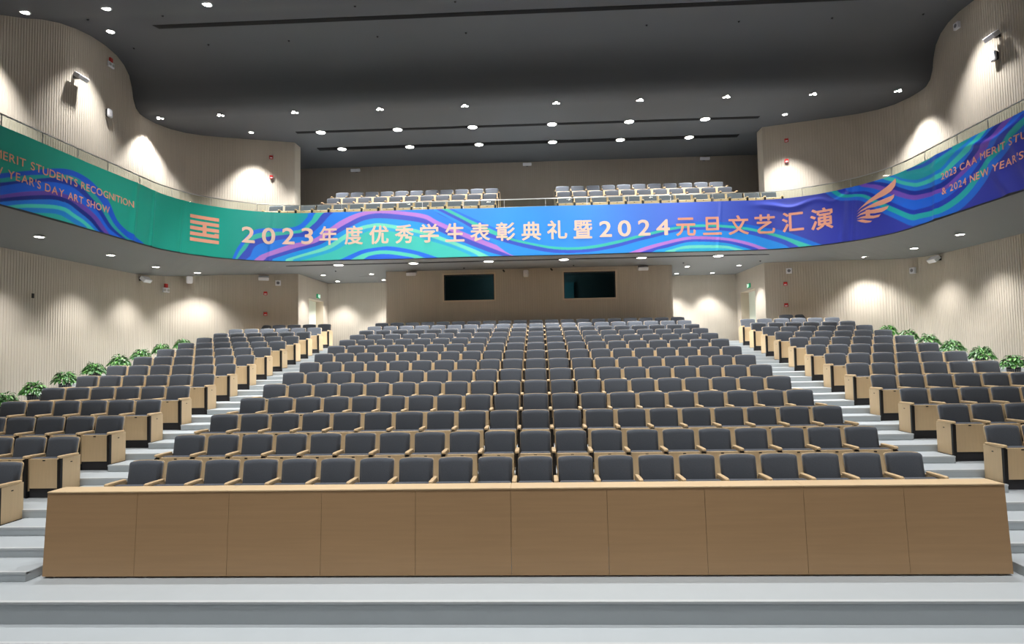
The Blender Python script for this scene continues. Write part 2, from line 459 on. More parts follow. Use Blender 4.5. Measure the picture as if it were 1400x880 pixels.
for i in range(len(us) - 1):
    F.append((2 * i, 2 * i + 1, 2 * i + 3, 2 * i + 2))
mbs = MB().add(V, F)
mbs.add([(-CORNER_X - 0.02, BOOTH_Y + 0.02, SOFFIT_Z), (CORNER_X + 0.02, BOOTH_Y + 0.02, SOFFIT_Z), (CORNER_X + 0.02, ALCOVE_Y + 0.02, SOFFIT_Z), (-CORNER_X - 0.02, ALCOVE_Y + 0.02, SOFFIT_Z)], [(0, 1, 2, 3)])
soffit = structure('ceiling_under_balcony', mbs.mesh('ceiling_under_balcony', M_SOFFIT))
link('ceiling_slot', ceil_slot(-9.99, 9.99, 20.72, 20.87, SOFFIT_Z, SOFFIT_Z), soffit)
link('access_hatch', MB().rbox(-6.6, -6.0, 23.9, 24.5, SOFFIT_Z - 0.01, SOFFIT_Z + 0.01, 0.004).mesh('access_hatch', M_SOFFIT), soffit)
# gallery floor
V, F = [], []
for u in us:
    x, y = ban(u, -0.05)
    o = outer(u, BAL_Z, BAL_Z, 22.5)
    V += [(x, y, BAL_Z), (o[0], o[1], BAL_Z)]
for i in range(len(us) - 1):
    F.append((2 * i, 2 * i + 1, 2 * i + 3, 2 * i + 2))
bf = structure('floor_balcony', MB().add(V, F).mesh('floor_balcony', M_KICK))
for (x, y0, y1, z) in ((10.3, 20.9, 21.88, 7.355), (10.6, 21.88, 25.7, 7.815)):
    for a, b in ((-x if y1 > 22 else -8.4, x if y1 > 22 else 8.4),):
        yy = y0
        link('balcony_terrace', MB().box(-8.4 if y1 < 22 else -8.5, 8.4 if y1 < 22 else 8.5, y0, y1, BAL_Z, z).mesh('balcony_terrace', M_FLOOR), bf)
link('balcony_terrace', MB().box(-10.6, 10.6, 23.06, 25.7, BAL_Z, 7.81).mesh('balcony_terrace', M_FLOOR), bf)
# parapet behind the banner
V, F = [], []
for u in us:
    a = ban(u, -0.05); b = ban(u, -0.17)
    V += [(*a, SOFFIT_Z), (*a, BAN_Z0 + BAN_H - 0.02), (*b, BAN_Z0 + BAN_H - 0.02), (*b, BAL_Z)]
for i in range(len(us) - 1):
    for k in range(3):
        F.append((4 * i + k, 4 * i + 4 + k, 4 * i + 5 + k, 4 * i + 1 + k))
structure('trim_parapet', MB().add(V, F).mesh('trim_parapet', M_CEIL))

# glass balustrade: thing > glass panels, posts, hand rail
rail = empty('balcony_railing', (0, 0, 0), 'clear glass railing with slim steel handrail along the balcony edge', 'railing')
RZ0, RZ1 = BAN_Z0 + BAN_H - 0.03, 7.615
pu = [-21.5 + 1.07 * k for k in range(9)]
pu = [u for u in [-17.0 - 1.05 * k for k in range(5, 0, -1)]] + [-17.0, -15.95, -14.9, -13.88, -12.63, -11.33, -10.09]
mid = [-10.09 + (20.18 / 15) * k for k in range(1, 15)]
pu = pu + mid + [-p for p in pu[::-1]]
for u in pu:
    x, y = ban(u, -0.09)
    link('post', MB().rbox(x - 0.008, x + 0.008, y - 0.008, y + 0.008, RZ0, RZ1, 0.002).mesh('post', M_STEEL), rail)
for a, b in zip(pu, pu[1:]):
    n = max(1, int((b - a) / 0.25)) if abs(a) > B_CX - 1 and abs(a) < B_CX + B_R * 1.7 else 1
    q = MB()
    loops = []
    for k in range(n + 1):
        u = a + 0.012 + (b - a - 0.024) * k / n
        p0, p1 = ban(u, -0.086), ban(u, -0.094)
        loops.append([(*p0, RZ0), (*p0, RZ1 - 0.01), (*p1, RZ1 - 0.01), (*p1, RZ0)])
    q.loft(loops)
    link('glass_panel', q.mesh('glass_panel', M_GLASS), rail)
loops = []
for k in range(161):
    u = -21.9 + 43.8 * k / 160
    p0, p1 = ban(u, -0.075), ban(u, -0.105)
    loops.append([(*p0, RZ1 - 0.012), (*p0, RZ1 + 0.012), (*p1, RZ1 + 0.012), (*p1, RZ1 - 0.012)])
link('handrail', MB().loft(loops).mesh('handrail', M_STEEL), rail)

# ================================================================== BANNER
def fold(u, v):
    """how far the cloth stands off the parapet"""
    t = v / BAN_H
    a = 0.012 * np.sin(u * 1.9 + 0.6) * (0.4 + 0.6 * t)
    a += 0.010 * np.sin(u * 5.3 + 1.1 * np.sin(u * 0.7)) * (0.35 + 0.65 * (1 - t)) * (0.3 + 0.7 * (np.abs(u) > 8.5))
    # creases at the seams and sags near the top
    for c, w, h in ((-13.0, 0.10, 0.035), (-12.2, 0.06, 0.03), (-11.1, 0.05, 0.02), (9.9, 0.08, 0.03), (10.2, 0.06, 0.025), (13.2, 0.12, 0.03), (6.2, 0.05, 0.015), (-8.3, 0.06, 0.012)):
        a += 1.7 * h * np.exp(-((u - c - 0.15 * (t - 0.5)) / w) ** 2) * (1 - 0.55 * t)
    for c, w, h in ((8.4, 0.45, 0.03), (9.6, 0.3, 0.02), (12.9, 0.5, 0.02), (15.2, 0.6, 0.05)):
        d = (u - c) / w
        s0 = 0.90 - 0.10 * np.exp(-d * d)
        a += 1.7 * h * np.exp(-((t - s0) / 0.05) ** 2) * np.exp(-d * d * 0.4)
    for c, w, h in ((15.4, 0.5, 0.05), (16.1, 0.4, 0.05)):
        a += 1.6 * h * np.exp(-((u - c) / w + (t - 0.2) * 2.0) ** 2 * 6) * (1 - t)
    return a

def ban_np(u, off):
    s = np.sign(u) + (u == 0)
    a = np.abs(u)
    t = np.clip((a - B_CX) / B_R, 0, PI / 2)
    r = B_R - off
    x = np.where(a <= B_CX, u, np.where(a <= B_CX + B_R * PI / 2, s * (B_CX + r * np.sin(t)), s * (B_CX + B_R - off)))
    y = np.where(a <= B_CX, B_Y - off, np.where(a <= B_CX + B_R * PI / 2, B_CY + r * np.cos(t), B_CY - (a - B_CX - B_R * PI / 2)))
    return x, y

FLOWS = {"A":{"s":[[[-17.54,0.427],[-17.537,0.33],[-17.534,0.249],[-17.532,0.168],[-17.527,0.007],[-17.525,-0.064],[-17.522,-0.138],[-17.519,-0.234],[-17.517,-0.315],[-17.514,-0.411],[-15.959,-0.634]],[[-17.099,0.605],[-17.097,0.504],[-17.094,0.421],[-17.092,0.347],[-17.087,0.17],[-17.085,0.103],[-17.083,0.033],[-17.08,-0.064],[-17.077,-0.141],[-17.075,-0.231],[-15.959,-0.634]],[[-16.542,0.821],[-16.54,0.723],[-16.537,0.629],[-16.535,0.576],[-16.53,0.384],[-16.527,0.296],[-16.525,0.209],[-16.522,0.122],[-16.52,0.045],[-16.517,-0.06],[-15.959,-0.634]],[[-15.84,1.087],[-15.836,0.957],[-15.834,0.883],[-15.832,0.791],[-15.826,0.588],[-15.824,0.496],[-15.821,0.4],[-15.818,0.282],[-15.816,0.197],[-15.813,0.09],[-15.959,-0.634]],[[-15.359,1.22],[-15.366,1.083],[-15.378,0.984],[-15.399,0.855],[-15.418,0.627],[-15.44,0.53],[-15.463,0.437],[-15.484,0.317],[-15.506,0.229],[-15.552,0.112],[-15.959,-0.634]],[[-14.947,1.237],[-14.996,1.104],[-15.046,0.992],[-15.104,0.838],[-15.139,0.595],[-15.188,0.504],[-15.262,0.42],[-15.31,0.301],[-15.357,0.206],[-15.404,0.088],[-15.959,-0.634]],[[-14.507,1.142],[-14.614,0.97],[-14.694,0.848],[-14.773,0.727],[-14.822,0.535],[-14.926,0.431],[-15.019,0.342],[-15.13,0.246],[-15.179,0.157],[-15.253,0.052],[-15.959,-0.634]],[[-13.975,0.826],[-14.15,0.678],[-14.265,0.588],[-14.366,0.502],[-14.432,0.385],[-14.542,0.299],[-14.64,0.217],[-14.786,0.165],[-14.864,0.089],[-14.994,-0.017],[-15.959,-0.634]],[[-13.563,0.366],[-13.717,0.269],[-13.839,0.214],[-13.959,0.156],[-14.138,0.161],[-14.253,0.087],[-14.378,0.062],[-14.536,0.058],[-14.701,0.024],[-14.915,-0.001],[-15.959,-0.634]],[[-12.581,0.009],[-12.997,-0.048],[-13.185,-0.029],[-13.413,-0.015],[-13.925,-0.014],[-14.086,-0.016],[-14.267,-0.01],[-14.411,-0.01],[-14.673,0.001],[-14.888,-0.015],[-15.959,-0.634]]],"c":[[22,82,196],[30,150,148],[20,48,150],[22,92,206],[92,62,156],[14,34,122],[22,110,205],[62,186,170],[24,120,195],[34,160,150]]},"B":{"s":[[[-9.475,-0.014],[-9.379,-0.006],[-9.331,-0.026],[-9.113,-0.033],[-8.852,-0.041],[-8.567,-0.027],[-8.302,-0.029],[-7.897,-0.033],[-7.644,-0.032],[-7.386,-0.034],[-4.508,-0.295]],[[-9.268,0.449],[-9.181,0.386],[-9.093,0.298],[-8.94,0.12],[-8.721,0.085],[-8.479,0.048],[-8.257,0.032],[-7.852,0.016],[-7.621,0.004],[-7.386,-0.01],[-4.508,-0.295]],[[-8.768,0.988],[-8.768,0.845],[-8.745,0.691],[-8.679,0.516],[-8.502,0.227],[-8.369,0.136],[-8.19,0.082],[-7.806,0.076],[-7.598,0.053],[-7.363,0.014],[-4.508,-0.295]],[[-7.876,1.076],[-7.876,0.972],[-7.715,0.887],[-7.645,0.766],[-7.714,0.541],[-7.622,0.403],[-7.528,0.306],[-7.434,0.194],[-7.291,0.141],[-7.121,0.067],[-4.508,-0.295]],[[-7.443,1.181],[-7.377,1.041],[-7.308,0.955],[-7.17,0.812],[-6.96,0.705],[-6.855,0.598],[-6.717,0.524],[-6.578,0.441],[-6.44,0.355],[-6.318,0.279],[-4.508,-0.295]],[[-7.169,1.439],[-7.03,1.33],[-6.891,1.256],[-6.73,1.137],[-6.389,1.068],[-6.244,0.967],[-6.122,0.879],[-6.001,0.779],[-5.88,0.679],[-5.735,0.578],[-4.508,-0.295]],[[-7.013,1.632],[-6.791,1.625],[-6.534,1.618],[-6.291,1.563],[-5.985,1.319],[-5.812,1.21],[-5.66,1.111],[-5.563,1.024],[-5.467,0.917],[-5.346,0.834],[-4.508,-0.295]],[[-5.948,2.113],[-5.826,2.012],[-5.705,1.911],[-5.584,1.786],[-5.391,1.55],[-5.294,1.438],[-5.198,1.302],[-5.126,1.143],[-5.078,1.033],[-5.03,0.935],[-4.508,-0.295]],[[-4.733,2.077],[-4.733,1.98],[-4.734,1.883],[-4.71,1.761],[-4.663,1.602],[-4.64,1.5],[-4.617,1.332],[-4.618,1.16],[-4.619,1.042],[-4.619,0.936],[-4.508,-0.295]],[[-3.163,1.983],[-3.212,1.888],[-3.237,1.792],[-3.287,1.672],[-3.361,1.438],[-3.411,1.313],[-3.46,1.165],[-3.535,0.931],[-3.56,0.823],[-3.585,0.715],[-4.508,-0.295]],[[-2.613,1.702],[-2.662,1.606],[-2.711,1.511],[-2.761,1.392],[-2.811,1.172],[-2.885,1.06],[-3.006,0.953],[-2.936,0.747],[-3.009,0.64],[-3.059,0.533],[-4.508,-0.295]],[[-1.614,1.216],[-1.663,1.145],[-1.712,1.05],[-1.762,0.932],[-1.827,0.725],[-1.919,0.607],[-2.054,0.491],[-2.229,0.469],[-2.342,0.395],[-2.439,0.326],[-4.508,-0.295]],[[-0.669,0.759],[-0.718,0.688],[-0.767,0.57],[-0.817,0.452],[-0.881,0.324],[-1.018,0.225],[-1.226,0.144],[-1.56,0.186],[-1.711,0.116],[-1.869,0.072],[-4.508,-0.295]],[[0.081,0.309],[0.033,0.263],[-0.015,0.193],[-0.064,0.122],[-0.114,0.004],[-0.422,-0.024],[-0.73,-0.016],[-1.133,-0.03],[-1.49,-0.021],[-1.728,-0.027],[-4.508,-0.295]],[[0.617,-0.038],[0.499,-0.082],[0.38,-0.127],[0.261,-0.171],[0.142,-0.216],[-0.094,-0.234],[-0.331,-0.228],[-0.686,-0.22],[-1.041,-0.211],[-1.279,-0.205],[-4.508,-0.295]]],"c":[[35,110,225],[60,185,170],[56,80,190],[38,125,228],[178,122,208],[66,80,190],[35,150,228],[112,216,192],[48,168,212],[66,192,182]]},"C":{"s":[[[-2.542,1.603],[-2.542,1.603],[-2.758,1.609],[-2.974,1.615],[-2.975,1.543]],[[-1.995,1.313],[-1.995,1.313],[-2.068,1.245],[-2.164,1.183],[-2.165,1.111]],[[-1.583,1.085],[-1.583,1.085],[-1.672,1.025],[-1.785,0.956],[-1.786,0.884]],[[-1.048,0.807],[-1.048,0.807],[-1.121,0.74],[-1.194,0.629],[-1.195,0.557]],[[-0.435,0.568],[-0.435,0.568],[-0.46,0.493],[-0.486,0.381],[-0.492,0.047]],[[0.239,0.386],[0.239,0.386],[0.237,0.315],[0.221,0.187],[0.214,-0.146]],[[0.907,0.264],[0.907,0.264],[0.905,0.181],[0.902,0.062],[0.895,-0.27]],[[1.581,0.226],[1.581,0.226],[1.579,0.143],[1.577,0.041],[1.569,-0.291]],[[2.253,0.278],[2.253,0.278],[2.251,0.183],[2.248,0.076],[2.24,-0.255]],[[2.926,0.395],[2.926,0.395],[2.937,0.303],[2.946,0.189],[2.937,-0.142]],[[3.595,0.551],[3.595,0.551],[3.607,0.463],[3.627,0.361],[3.618,0.03]],[[4.133,0.691],[4.132,0.667],[4.146,0.584],[4.166,0.482],[4.156,0.151]],[[4.635,0.839],[4.633,0.768],[4.637,0.689],[4.658,0.604],[4.647,0.273]],[[5.132,0.927],[5.129,0.832],[5.126,0.754],[5.124,0.672],[5.113,0.341]],[[5.633,0.946],[5.63,0.852],[5.627,0.774],[5.624,0.68],[5.613,0.35]],[[6.357,0.905],[6.353,0.811],[6.351,0.729],[6.347,0.627],[6.335,0.298]],[[7.111,0.802],[7.107,0.708],[7.092,0.624],[7.067,0.507],[7.055,0.178]],[[7.734,0.655],[7.729,0.538],[7.704,0.453],[7.656,0.32],[7.644,-0.007]],[[8.263,0.497],[8.257,0.335],[8.211,0.246],[8.122,0.125],[8.11,-0.199]],[[9.32,-0.058],[8.971,-0.015],[8.64,-0.037],[8.368,-0.057],[8.356,-0.38]]],"c":[[24,112,210],[60,188,170],[56,84,196],[42,142,228]]},"P":{"s":[[[3.267,-0.02],[3.593,-0.029],[4.011,-0.027],[4.406,-0.037],[4.753,-0.046],[5.17,-0.056],[5.58,-0.208]],[[3.902,0.188],[3.968,0.092],[4.2,0.067],[4.501,0.031],[4.802,0.024],[5.195,0.014],[5.58,-0.208]],[[4.463,0.327],[4.484,0.232],[4.527,0.13],[4.664,0.074],[4.895,0.057],[5.219,0.037],[5.58,-0.208]],[[5.117,0.457],[5.114,0.362],[5.111,0.282],[5.108,0.181],[5.128,0.086],[5.357,0.033],[5.58,-0.208]],[[5.603,0.475],[5.6,0.38],[5.597,0.303],[5.594,0.192],[5.59,0.098],[5.588,0.027],[5.58,-0.208]],[[6.339,0.408],[6.336,0.326],[6.333,0.244],[6.33,0.157],[6.281,0.073],[6.187,0.012],[5.58,-0.208]],[[6.91,0.292],[6.884,0.206],[6.835,0.113],[6.718,0.069],[6.556,0.027],[6.394,0.007],[5.58,-0.208]],[[7.339,0.146],[7.291,0.066],[7.152,0.011],[6.945,-0.007],[6.715,-0.024],[6.508,-0.019],[5.58,-0.208]],[[7.751,-0.037],[7.466,-0.046],[7.241,-0.038],[7.012,-0.055],[6.782,-0.073],[6.552,-0.067],[5.58,-0.208]]],"c":[[182,122,210],[62,82,196],[40,160,225],[110,214,196],[52,176,210],[52,176,210]]},"D":{"s":[[[11.116,2.37],[11.222,1.666],[11.101,1.68],[11.004,1.665],[10.771,1.666],[10.501,1.673],[10.302,1.669],[9.958,1.652],[9.683,1.645],[9.514,1.613],[9.388,1.592]],[[11.359,2.27],[11.47,1.574],[11.341,1.559],[11.18,1.536],[10.858,1.563],[10.651,1.547],[10.449,1.527],[10.077,1.459],[9.905,1.419],[9.838,1.344],[9.772,1.278]],[[11.484,2.198],[11.598,1.506],[11.555,1.473],[11.384,1.433],[11.066,1.49],[10.922,1.455],[10.78,1.396],[10.574,1.352],[10.481,1.288],[10.434,1.221],[10.386,1.137]],[[11.586,2.133],[11.702,1.445],[11.671,1.393],[11.586,1.336],[11.379,1.352],[11.225,1.3],[11.122,1.213],[10.996,1.098],[10.921,1.011],[10.846,0.923],[10.774,0.855]],[[11.718,2.06],[11.838,1.376],[11.789,1.331],[11.744,1.251],[11.658,1.194],[11.584,1.112],[11.485,1.009],[11.397,0.836],[11.341,0.743],[11.259,0.638],[11.157,0.564]],[[12.03,1.932],[12.164,1.257],[12.157,1.18],[12.149,1.083],[12.108,0.984],[12.086,0.869],[12.076,0.747],[12.055,0.484],[12.045,0.362],[12.033,0.212],[12.021,0.072]],[[12.407,1.836],[12.538,1.175],[12.531,1.091],[12.522,0.987],[12.513,0.884],[12.503,0.771],[12.493,0.654],[12.472,0.403],[12.462,0.284],[12.45,0.148],[12.439,0.016]],[[13.205,1.804],[13.322,1.175],[13.348,1.085],[13.369,0.962],[13.391,0.832],[13.408,0.7],[13.427,0.603],[13.297,0.382],[13.313,0.241],[13.413,0.099],[13.564,-0.043]],[[13.725,1.974],[13.834,1.365],[13.886,1.268],[13.998,1.153],[14.074,1.042],[14.153,0.926],[14.232,0.826],[14.137,0.589],[14.202,0.468],[14.34,0.345],[14.498,0.219]],[[14.327,2.126],[14.426,1.539],[14.504,1.457],[14.632,1.359],[14.708,1.349],[14.815,1.241],[14.934,1.129],[14.982,1.059],[15.087,0.991],[15.189,0.894],[15.309,0.791]],[[14.771,2.238],[14.864,1.668],[14.963,1.652],[15.14,1.64],[15.399,1.647],[15.608,1.645],[15.805,1.591],[15.935,1.494],[15.986,1.398],[16.035,1.289],[16.084,1.185]],[[15.476,2.342],[15.558,1.799],[15.639,1.782],[15.799,1.764],[16.035,1.776],[16.224,1.772],[16.403,1.712],[16.522,1.618],[16.568,1.526],[16.612,1.421],[16.657,1.33]]],"c":[[22,152,160],[20,120,205],[52,180,168],[20,105,200],[20,42,140],[104,68,168],[22,95,205],[28,54,165],[26,160,160],[28,100,200]]},"F":{"s":[[[11.999,1.539],[12.002,1.578]],[[12.313,1.494],[12.319,1.561]],[[12.745,1.44],[12.753,1.533]],[[13.418,1.481],[13.4,1.597]],[[13.857,1.544],[13.812,1.639]]],"c":[[24,84,190]]},"E":{"s":[[[-6.101,-0.016],[-5.762,-0.036],[-5.375,-0.057],[-5.23,-0.085]],[[-5.64,0.19],[-5.47,0.113],[-5.181,0.07],[-5.109,-0.064]],[[-5.3,0.316],[-5.18,0.215],[-5.06,0.115],[-4.988,-0.067]],[[-4.778,0.388],[-4.778,0.274],[-4.779,0.156],[-4.781,-0.072]],[[-4.406,0.4],[-4.407,0.263],[-4.408,0.145],[-4.41,-0.081]],[[-3.884,0.314],[-3.926,0.188],[-3.975,0.076],[-4.025,-0.09]],[[-3.374,0.181],[-3.543,0.099],[-3.688,0.021],[-3.737,-0.097]],[[-2.754,-0.038],[-3.209,-0.038],[-3.52,-0.055],[-3.617,-0.124]]],"c":[[40,108,226],[86,204,182],[44,100,222]]}}
def catmull(P, n):
    P = np.asarray(P, float)
    Q = np.concatenate([P[:1], P, P[-1:]])
    out = []
    for i in range(1, len(Q) - 2):
        p0, p1, p2, p3 = Q[i - 1], Q[i], Q[i + 1], Q[i + 2]
        t = np.linspace(0, 1, n, endpoint=False).reshape(-1, *([1] * (P.ndim - 1)))
        out.append(0.5 * ((2 * p1) + (-p0 + p2) * t + (2 * p0 - 5 * p1 + 4 * p2 - p3) * t ** 2 + (-p0 + 3 * p1 - 3 * p2 + p3) * t ** 3))
    out.append(P[-1:])
    return np.concatenate(out)

UB0, UB1 = -21.5, 21.5
DU, DV = 0.0215, 0.0165
NU, NV = int((UB1 - UB0) / DU) + 1, int(BAN_H / DV) + 1
gu = np.linspace(UB0, UB1, NU)
gv = np.linspace(0, BAN_H, NV)
stops_u = [-22, -10.5, -7.6, -6.3, -4.5, -1.0, 1.5, 3.2, 5.0, 7.5, 9.5, 22]
stops_c = [(20, 146, 126), (26, 152, 132), (34, 160, 150), (40, 138, 214), (42, 140, 226), (40, 142, 230), (48, 140, 228), (66, 126, 222), (72, 104, 208), (58, 74, 176), (48, 58, 158), (44, 48, 140)]
sc_ = np.array([srgb(c) for c in stops_c])
img = np.zeros((NU * 2, NV * 2, 3))          # drawn at twice the grid, then averaged
for k in range(3):
    img[:, :, k] = np.interp(np.linspace(UB0, UB1, NU * 2), stops_u, sc_[:, k])[:, None]
for key in ('A', 'E0', 'B', 'E', 'C', 'P', 'D', 'F'):
    if key == 'E0':
        continue
    fl = FLOWS[key]
    S = catmull(np.array(fl['s']), 170)       # stations x boundaries x 2
    for k, c in enumerate(fl['c']):
        a, b = S[:, k], S[:, k + 1]
        wdt = np.abs(b - a).max()
        m = max(4, int(wdt / 0.0045))
        tt = np.linspace(0, 1, m)[None, :, None]
        pts = (a[:, None] * (1 - tt) + b[:, None] * tt)
        mid_ = (pts[1:] + pts[:-1]) / 2
        pts = np.concatenate([pts.reshape(-1, 2), mid_.reshape(-1, 2)])
        iu = np.floor((pts[:, 0] - UB0) / (gu[1] - gu[0]) * 2 + 1).astype(int)
        iv = np.floor(pts[:, 1] / (gv[1] - gv[0]) * 2 + 1).astype(int)
        ok = (iu >= 0) & (iu < NU * 2) & (iv >= 0) & (iv < NV * 2)
        img[iu[ok], iv[ok]] = srgb(c)
        
img = img.reshape(NU, 2, NV, 2, 3).mean(axis=(1, 3))
img = np.clip(img * 1.1, 0, 0.95)
U, Vv = np.meshgrid(gu, gv, indexing='ij')
FO = 0.012 + fold(U, Vv)
X, Yy = ban_np(U, FO)
Zz = BAN_Z0 + Vv + 0.01 * np.sin(U * 1.3) * (Vv / BAN_H - 0.5)
co = np.stack([X, Yy, Zz], -1).reshape(-1, 3).astype(np.float32)
ii = np.arange(NU - 1)[:, None] * NV + np.arange(NV - 1)[None, :]
quads = np.stack([ii, ii + NV, ii + NV + 1, ii + 1], -1).reshape(-1, 4).astype(np.int32)
me = bpy.data.meshes.new('banner_cloth')
me.vertices.add(len(co)); me.vertices.foreach_set('co', co.ravel())
me.loops.add(quads.size); me.loops.foreach_set('vertex_index', quads.ravel())
me.polygons.add(len(quads)); me.polygons.foreach_set('loop_start', np.arange(0, quads.size, 4, dtype=np.int32))
me.polygons.foreach_set('use_smooth', np.ones(len(quads), dtype=bool))
me.update(calc_edges=True)
ca = me.color_attributes.new('print', 'FLOAT_COLOR', 'POINT')
rgba = np.ones((len(co), 4), np.float32); rgba[:, :3] = img.reshape(-1, 3)
ca.data.foreach_set('color', rgba.ravel())
M_BAN = bpy.data.materials.new('banner_print'); M_BAN.use_nodes = True
nt = M_BAN.node_tree; bs = nt.nodes['Principled BSDF']
at_ = nt.nodes.new('ShaderNodeAttribute'); at_.attribute_name = 'print'
nt.links.new(at_.outputs['Color'], bs.inputs['Base Color'])
bs.inputs['Roughness'].default_value = 0.42; bs.inputs['Specular IOR Level'].default_value = 0.35
me.materials.append(M_BAN)
banner = empty('banner', (0, B_Y, BAN_Z0), 'long blue and teal wave patterned ceremony banner hung along the balcony front', 'banner')
PB = Matrix.Translation((0, -B_Y, -BAN_Z0))
def on_banner(name, data):
    data.transform(PB)
    return link(name, data, banner)
on_banner('cloth', me)

def print_mesh(name, polys, material, off=0.018):
    """flat print: polygons in (u, v) cut small and laid on the cloth"""
    bm = bmesh.new()
    for P in polys:
        vs = [bm.verts.new((p[0], p[1], 0)) for p in P]
        try:
            bm.faces.new(vs)
        except ValueError:
            pass
    bmesh.ops.triangulate(bm, faces=bm.faces[:])
    return drape(bm, name, material, off)

def drape(bm, name, material, off=0.018):
    xs = [v.co.x for v in bm.verts]
    if abs(max(xs)) > 6.5 or abs(min(xs)) > 6.5 or True:
        lo, hi = min(xs), max(xs)
        c = math.ceil(lo / 0.07) * 0.07
        while c < hi:
            bmesh.ops.bisect_plane(bm, geom=bm.verts[:] + bm.edges[:] + bm.faces[:], plane_co=(c, 0, 0), plane_no=(1, 0, 0))
            c += 0.07
        zs = [v.co.y for v in bm.verts]
        lo, hi = min(zs), max(zs)
        c = math.ceil(lo / 0.12) * 0.12
        while c < hi:
            bmesh.ops.bisect_plane(bm, geom=bm.verts[:] + bm.edges[:] + bm.faces[:], plane_co=(0, c, 0), plane_no=(0, 1, 0))
            c += 0.12
    uu = np.array([v.co.x for v in bm.verts]); vv = np.array([v.co.y for v in bm.verts])
    fo = off + fold(uu, vv) + np.array([v.co.z for v in bm.verts])
    x, y = ban_np(uu, fo)
    for i, v in enumerate(bm.verts):
        v.co = (x[i], y[i], BAN_Z0 + vv[i] + 0.01 * math.sin(uu[i] * 1.3) * (vv[i] / BAN_H - 0.5))
    me = bpy.data.meshes.new(name)
    bm.to_mesh(me); bm.free()
    me.materials.append(material)
    return on_banner(name, me)

def text_mesh(body, bold=0.0, size=1.0, spacing=1.0):
    cu = bpy.data.curves.new('t', 'FONT')
    cu.body = body; cu.size = size; cu.offset = bold; cu.resolution_u = 4
    cu.space_character = spacing
    o = bpy.data.objects.new('t', cu); COL.objects.link(o)
    dg = bpy.context.evaluated_depsgraph_get(); dg.update()
    me = bpy.data.meshes.new_from_object(o.evaluated_get(dg))
    bpy.data.objects.remove(o); bpy.data.curves.remove(cu)
    return me

TITLE = [['2', -9.204, -8.802, 0.542, 1.064], ['0', -8.592, -8.181, 0.531, 1.072], ['2', -7.973, -7.577, 0.547, 1.092], ['3', -7.363, -6.96, 0.543, 1.088], ['年', -6.755, -6.147, 0.5, 1.13], ['度', -5.918, -5.312, 0.491, 1.12], ['优', -5.104, -4.466, 0.494, 1.109], ['秀', -4.258, -3.639, 0.494, 1.111], ['学', -3.44, -2.816, 0.499, 1.113], ['生', -2.602, -1.978, 0.502, 1.114], ['表', -1.787, -1.151, 0.497, 1.104], ['彰', -0.956, -0.329, 0.488, 1.105], ['典', -0.122, 0.509, 0.483, 1.094], ['礼', 0.704, 1.352, 0.5, 1.112], ['暨', 1.555, 2.158, 0.502, 1.097], ['2', 2.384, 2.784, 0.53, 1.053], ['0', 2.976, 3.397, 0.526, 1.06], ['2', 3.616, 4.012, 0.538, 1.06], ['4', 4.199, 4.633, 0.539, 1.055], ['元', 4.826, 5.452, 0.499, 1.09], ['旦', 5.677, 6.27, 0.512, 1.091], ['文', 6.478, 7.119, 0.491, 1.12], ['艺', 7.305, 7.927, 0.498, 1.119], ['汇', 8.128, 8.754, 0.497, 1.127], ['演', 8.937, 9.592, 0.46, 1.135]]
for ch, u0, u1, v0, v1 in TITLE:
    cjk = ord(ch) > 255
    tm = text_mesh(ch, 0.0)
    bm = bmesh.new()
    wgt = 0.020 if cjk else 0.018
    for q in range(9):                      # heavier strokes: the glyph spread by a small radius
        n0 = len(bm.verts)
        bm.from_mesh(tm)
        bm.verts.ensure_lookup_table()
        dx, dy = (0, 0) if q == 8 else (wgt * math.cos(q * PI / 4), wgt * math.sin(q * PI / 4))
        for v in bm.verts[n0:]:
            v.co.x += dx; v.co.y += dy; v.co.z = q * 0.0004
    xs = [v.co.x for v in bm.verts]; ys = [v.co.y for v in bm.verts]
    x0, x1, y0, y1 = min(xs), max(xs), min(ys), max(ys)
    for v in bm.verts:
        v.co.x = u0 + (v.co.x - x0) / (x1 - x0) * (u1 - u0)
        v.co.y = v0 + (v.co.y - y0) / (y1 - y0) * (v1 - v0)
    drape(bm, 'title_character', M_LETTER if u0 < 4.7 else M_LETTER_S)

def english(line, u_ref, i_ref, u_ref2, i_ref2, v0, cap, slope, mt):
    """lay a line so that letter i_ref starts at u_ref and letter i_ref2 ends at u_ref2"""
    k = 0.0
    pos, glyphs = 0.0, []
    for ch in line:
        if ch == ' ':
            pos += 0.30; glyphs.append(None); continue
        tm = text_mesh(ch, 0.0)
        n = len(tm.vertices)
        a = np.empty(n * 3); tm.vertices.foreach_get('co', a); a = a.reshape(-1, 3)
        w = (a[:, 0].max() - a[:, 0].min()) * 0.84
        glyphs.append((tm, a, pos, w)); pos += w + 0.115
    s0 = glyphs[i_ref][2]; s1 = glyphs[i_ref2][2] + glyphs[i_ref2][3]
    sc = (u_ref2 - u_ref) / (s1 - s0)
    for g in glyphs:
        if g is None: continue
        tm, a, p, w = g
        u0 = u_ref + (p - s0) * sc
        if u0 < UB0 + 0.2 or u0 + w * sc > UB1 - 0.2: continue
        bm = bmesh.new()
        for q in range(5):
            n0 = len(bm.verts)
            bm.from_mesh(tm)
            bm.verts.ensure_lookup_table()
            dx, dy = ((0, 0), (0.014, 0), (-0.014, 0), (0, 0.012), (0, -0.012))[q]
            for v in bm.verts[n0:]:
                v.co.x += dx; v.co.y += dy; v.co.z = q * 0.0004
        x0 = a[:, 0].min()
        h = 0.728
        for v in bm.verts:
            v.co.x = u0 + (v.co.x - x0) * 0.84 * sc
            v.co.y = v0 + (u0 - u_ref) * slope + v.co.y / h * cap
        drape(bm, 'letter', mt)
L1 = '2023 CAA MERIT STUDENTS RECOGNITION'
